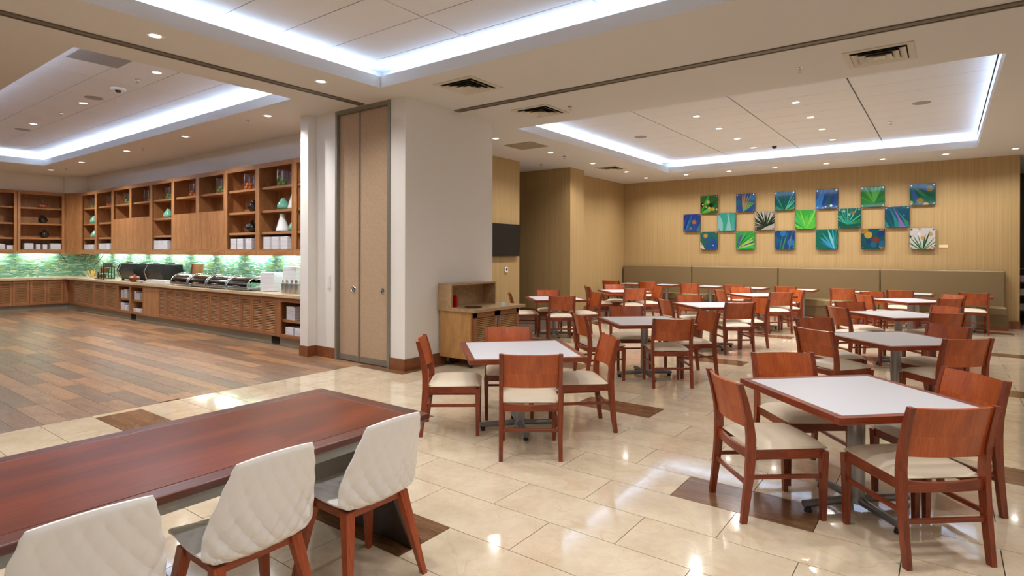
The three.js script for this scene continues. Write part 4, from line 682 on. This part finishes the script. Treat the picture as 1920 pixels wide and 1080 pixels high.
// ---------- things on the counter ----------
const CT = 0.9115;
{
  // roll-top chafing dishes
  let c0 = null; const cx = [-13.2, -12.4, -11.6, -10.8];
  cx.forEach((x, i) => {
    const lab = 'roll-top chafing dish, ' + ORD[i] + ' from the left on the counter', at = [x, CT, -6.0];
    if (c0) { copy(c0, at, 0, lab); return; }
    const o = c0 = thing('chafing_dish', lab, 'chafing dish', at, 0, 'roll-top chafing dishes');
    const dome = shell((u, v) => { const a = R(8 + 150 * u); return new THREE.Vector3((v - 0.5) * 0.72, 0.05 + Math.sin(a) * 0.2, Math.cos(a) * 0.24); }, 20, 2, () => 0.006); obj('roll_top', dome, M.smokedSteel, o);
    obj('pan', [rbox(-0.38, 0.38, 0.03, 0.075, -0.25, 0.25, 0.01)], M.chrome, o);
    for (const s of [-1, 1]) { const pts = []; for (let k = 0; k <= 12; k++) { const a = R(5 + 165 * k / 12); pts.push(new THREE.Vector3(s * 0.365, 0.05 + Math.sin(a) * 0.21, Math.cos(a) * 0.25)); } obj('side_arch', [new THREE.TubeGeometry(new THREE.CatmullRomCurve3(pts), 24, 0.012, 8)], M.chrome, o); }
    obj('handle', [bar([-0.09, 0.1, 0.275], [0.09, 0.1, 0.275], 0.008), bar([-0.08, 0.1, 0.235], [-0.08, 0.1, 0.275], 0.006), bar([0.08, 0.1, 0.235], [0.08, 0.1, 0.275], 0.006)], M.chrome, o);
    for (const [a, b] of [[1, 1], [1, -1], [-1, 1], [-1, -1]]) obj('leg', [cyl(a * 0.34, 0, 0.035, b * 0.21, 0.014)], M.chrome, o);
  });
  // conveyor toasters
  let t0 = null; [[-16.56, 'left'], [-15.0, 'right']].forEach(([x, s]) => {
    const lab = 'big black conveyor toaster, ' + s + ' one of the pair on the counter', at = [x, CT, -6.205];
    if (t0) { copy(t0, at, 0, lab); return; }
    const o = t0 = thing('conveyor_toaster', lab, 'toaster', at, 0, 'black conveyor toasters'), sh = new THREE.Shape();   // side outline in (z, y)
    sh.moveTo(-0.2, 0.08); sh.lineTo(0.2, 0.08); sh.lineTo(0.27, 0.25); sh.lineTo(0.2, 0.42); sh.lineTo(-0.2, 0.42); sh.closePath();
    const g = new THREE.ExtrudeGeometry(sh, { depth: 1.02, bevelEnabled: true, bevelSize: 0.006, bevelThickness: 0.006, bevelSegments: 1 }); g.rotateY(-Math.PI / 2); g.translate(0.52, 0, 0);
    obj('housing', planar(g, 'x'), M.toaster, o);
    obj('top_tray', [rbox(-0.42, 0.42, 0.428, 0.445, -0.18, 0.18, 0.005)], M.chrome, o); obj('top_clip', [box(-0.46, -0.34, 0.445, 0.465, -0.05, 0.05)], M.black, o); obj('top_clip', [box(0.36, 0.48, 0.445, 0.465, -0.05, 0.05)], M.black, o);
    obj('front_trim', [bar([-0.36, 0.09, 0.225], [-0.36, 0.25, 0.285], 0.012), bar([-0.36, 0.25, 0.285], [-0.36, 0.41, 0.215], 0.012)], M.chrome, o);
    obj('lettering', [box(-0.12, 0.2, 0.3, 0.304, 0.258, 0.262), box(-0.16, 0.02, 0.276, 0.279, 0.262, 0.268)], M.steelDark, o);
    obj('stand', [box(-0.45, 0.45, 0.03, 0.085, -0.17, 0.17)], M.black, o); for (const [a, b] of [[1, 1], [1, -1], [-1, 1], [-1, -1]]) obj('foot', [cyl(a * 0.42, 0, 0.032, b * 0.15, 0.03)], M.black, o);
  });
  { const o = thing('white_tray', 'white rectangular tray in front of the right toaster', 'tray', [-14.3, CT, -5.83]); obj('base', [rbox(-0.5, 0.5, 0, 0.012, -0.08, 0.08, 0.004)], M.whiteGlaze, o); obj('rim', [rbox(-0.5, 0.5, 0.01, 0.09, -0.09, -0.077, 0.004), rbox(-0.5, 0.5, 0.01, 0.09, 0.077, 0.09, 0.004), rbox(-0.51, -0.497, 0.01, 0.09, -0.09, 0.09, 0.004), rbox(0.497, 0.51, 0.01, 0.09, -0.09, 0.09, 0.004)], M.whiteGlaze, o); }
  { const o = thing('serving_bowl', 'brown lidded serving pot in front of the toasters', 'pot', [-15.73, CT, -5.85]); obj('body', lathe([[0.001, 0], [0.08, 0.002], [0.11, 0.05], [0.12, 0.1], [0.115, 0.1], [0.001, 0.095]], 24), M.copper, o); obj('lid', lathe([[0.122, 0.1], [0.1, 0.13], [0.05, 0.15], [0.02, 0.155], [0.025, 0.18], [0.001, 0.185]], 24), M.copper, o); }
  tag(obj('small_bowl', lathe([[0.001, 0], [0.05, 0], [0.08, 0.05], [0.075, 0.05], [0.045, 0.006], [0.001, 0.006]], 24), M.plate), 'small white bowl between the pot and the tray', 'bowl').position.set(-15.33, CT, -5.82);
  { const o = thing('step_riser', 'black stepped riser stand near the buffet corner', 'stand', [-18.05, CT, -6.0]); const L = (x, z) => [bar([x, 0, z], [x, 0.3 * (x > 0.15 ? 1 : x > -0.1 ? 0.55 : 0.2), z], 0.012)]; obj('frame', [bar([-0.34, 0.012, 0.12], [0.3, 0.012, 0.12], 0.012), bar([-0.34, 0.012, -0.12], [0.3, 0.012, -0.12], 0.012), ...[-0.12, 0.12].flatMap((z) => [bar([0.3, 0, z], [0.3, 0.33, z], 0.014), bar([0.12, 0, z], [0.12, 0.33, z], 0.012), bar([-0.1, 0, z], [-0.1, 0.18, z], 0.012)])], M.black, o); obj('step', [box(0.1, 0.32, 0.32, 0.335, -0.14, 0.14)], M.black, o); obj('step', [box(-0.12, 0.11, 0.17, 0.185, -0.14, 0.14)], M.black, o); }
  [[-18.28, 0.024, 'lowest'], [-18.06, 0.186, 'middle'], [-17.84, 0.336, 'highest']].forEach(([x, y, s]) => { const o = thing('wooden_box', 'small wooden box on the ' + s + ' step of the black riser', 'box', [x, CT + y, -6.0], 0, 'boxes on the step riser'); obj('body', [planar(rbox(-0.08, 0.08, 0, 0.09, -0.09, 0.09, 0.004), 'x')], s === 'highest' ? M.darkBrown : M.oak, o); obj('rim', [planar(rbox(-0.085, 0.085, 0.09, 0.1, -0.095, 0.095, 0.003), 'x')], M.oakDoor, o); });
  { const g = lathe([[0.001, 0], [0.09, 0.002], [0.19, 0.2], [0.185, 0.2], [0.085, 0.008], [0.001, 0.008]], 28); tag(obj('glass_bowl', g, M.glass), 'clear flared glass bowl of fruit at the buffet corner', 'bowl').position.set(-19.03, CT, -6.0);
    for (let k = 0; k < 5; k++) { const pts = []; for (let i = 0; i <= 8; i++) { const t = i / 8; pts.push(new THREE.Vector3(Math.cos(k * 1.25) * (0.03 + 0.05 * t + 0.02 * Math.sin(t * 3.1)), 0.03 + 0.17 * t, Math.sin(k * 1.25) * (0.03 + 0.05 * t))); } const b = tag(obj('banana', [new THREE.TubeGeometry(new THREE.CatmullRomCurve3(pts), 14, 0.02, 8)], k % 3 === 2 ? M.copper : M.yellow), 'banana standing in the clear glass fruit bowl', 'fruit', 'bananas in the glass bowl'); b.position.set(-19.03, CT, -6.0); } }
  // cutting boards leaning on the mosaic
  [[-13.9, M.copper, 'darkest'], [-13.76, M.oakDoor, 'brown'], [-13.63, M.oak, 'light brown'], [-13.45, M.oakPale, 'palest']].forEach(([x, m, s], k) => { const g = rbox(-0.13, 0.13, 0, 0.46, -0.011, 0.011, 0.006); g.rotateX(-0.15); const b = tag(obj('cutting_board', planar(g, 'y'), m), s + ' wooden cutting board leaning behind the chafing dishes', 'board', 'leaning cutting boards'); b.position.set(x, CT, -6.35 + k * 0.026); });
  { const o = thing('pepper_mill', 'small dark grinder right of the cutting boards', 'grinder', [-13.2, CT, -6.36]); obj('body', lathe([[0.001, 0], [0.05, 0], [0.045, 0.1], [0.05, 0.17], [0.001, 0.18]], 18), M.black, o); obj('cap', lathe([[0.03, 0.18], [0.03, 0.22], [0.012, 0.24], [0.001, 0.25]], 18), M.chrome, o); }
  // cutlery holders
  const cup = lathe([[0.001, 0], [0.058, 0], [0.06, 0.17], [0.056, 0.17], [0.054, 0.006], [0.001, 0.006]], 24), spoon = [bar([0, 0.02, 0], [0, 0.2, 0], 0.004, 0.006, 6), (() => { const s = new THREE.SphereGeometry(0.016, 8, 6); s.scale(1, 1.5, 0.4); s.translate(0, 0.215, 0); return s; })()];
  const spoonG = merge(spoon);
  [-9.47, -9.33, -9.19, -9.05].forEach((x, i) => { const w = 'the ' + ORD[i] + ' steel cutlery holder from the left'; const h = tag(obj('cutlery_holder', cup, M.steel), 'perforated steel cutlery holder on the counter, ' + ORD[i] + ' from the left', 'holder', 'steel cutlery holders'); h.position.set(x, CT, -5.93); for (let k = 0; k < 4; k++) { const s = tag(obj('spoon', spoonG, M.chrome), 'spoon standing in ' + w, 'spoon', 'spoons in ' + w); s.position.set(x + Math.cos(k * 1.571) * 0.024, CT + 0.004, -5.93 + Math.sin(k * 1.571) * 0.024); s.rotation.set(Math.sin(k * 1.571) * 0.1, 0, -Math.cos(k * 1.571) * 0.1); } });
}
// ---------- loose cords under the corner shelves ----------
{
  const cord = (pts, mat, label) => tag(obj('hanging_cord', [new THREE.TubeGeometry(new THREE.CatmullRomCurve3(pts.map((p) => new THREE.Vector3(...p))), 20, 0.009, 6)], mat), label, 'cord', 'cords under the buffet corner shelves');
  cord([[-20.72, 1.575, -5.74], [-20.72, 1.52, -5.8], [-20.72, 1.45, -5.85], [-20.72, 1.32, -5.92]], M.black, 'dark cord hanging under the left end of the corner cabinet');
  cord([[-20.05, 1.555, -6.3], [-20.2, 1.5, -6.32], [-20.5, 1.4, -6.34]], M.whitePlastic, 'pale cord slanting under the corner cabinet');
  cord([[-19.14, 1.565, -6.34], [-19.3, 1.5, -6.35], [-19.5, 1.4, -6.35], [-19.9, 1.24, -6.36]], M.black, 'dark cord slanting right of the corner cabinet');
}
// ---------- store rack seen past the right end of the golden wall ----------
{
  const o = thing('storage_rack', 'dim wooden storage rack beyond the right end of the golden wall', 'rack', [2.1, 0, -19.2]);
  for (const s of [-0.68, 0.68]) for (const z of [-0.18, 0.18]) obj('upright', [planar(box(s - 0.02, s + 0.02, 0, 1.3, z - 0.02, z + 0.02), 'y')], M.cherry, o);
  [0.25, 0.62, 0.95, 1.28].forEach((y) => obj('shelf', [planar(rbox(-0.7, 0.7, y - 0.025, y, -0.2, 0.2, 0.003), 'x')], M.cherry, o));
  [0.25, 0.62, 0.95].forEach((y, i) => { for (let k = 0; k < 3; k++) { const b = tag(obj('storage_tub', [rbox(-0.17, 0.17, 0, 0.16, -0.17, 0.17, 0.012)], M.plate), ['low', 'middle', 'upper'][i] + '-shelf white tub, ' + ORD[k] + ' from the left in the dim rack', 'tub', 'white tubs in the dim rack'); b.position.set(1.65 + k * 0.45, y + 0.001, -19.2); } });
}

renderer.render(scene, camera);
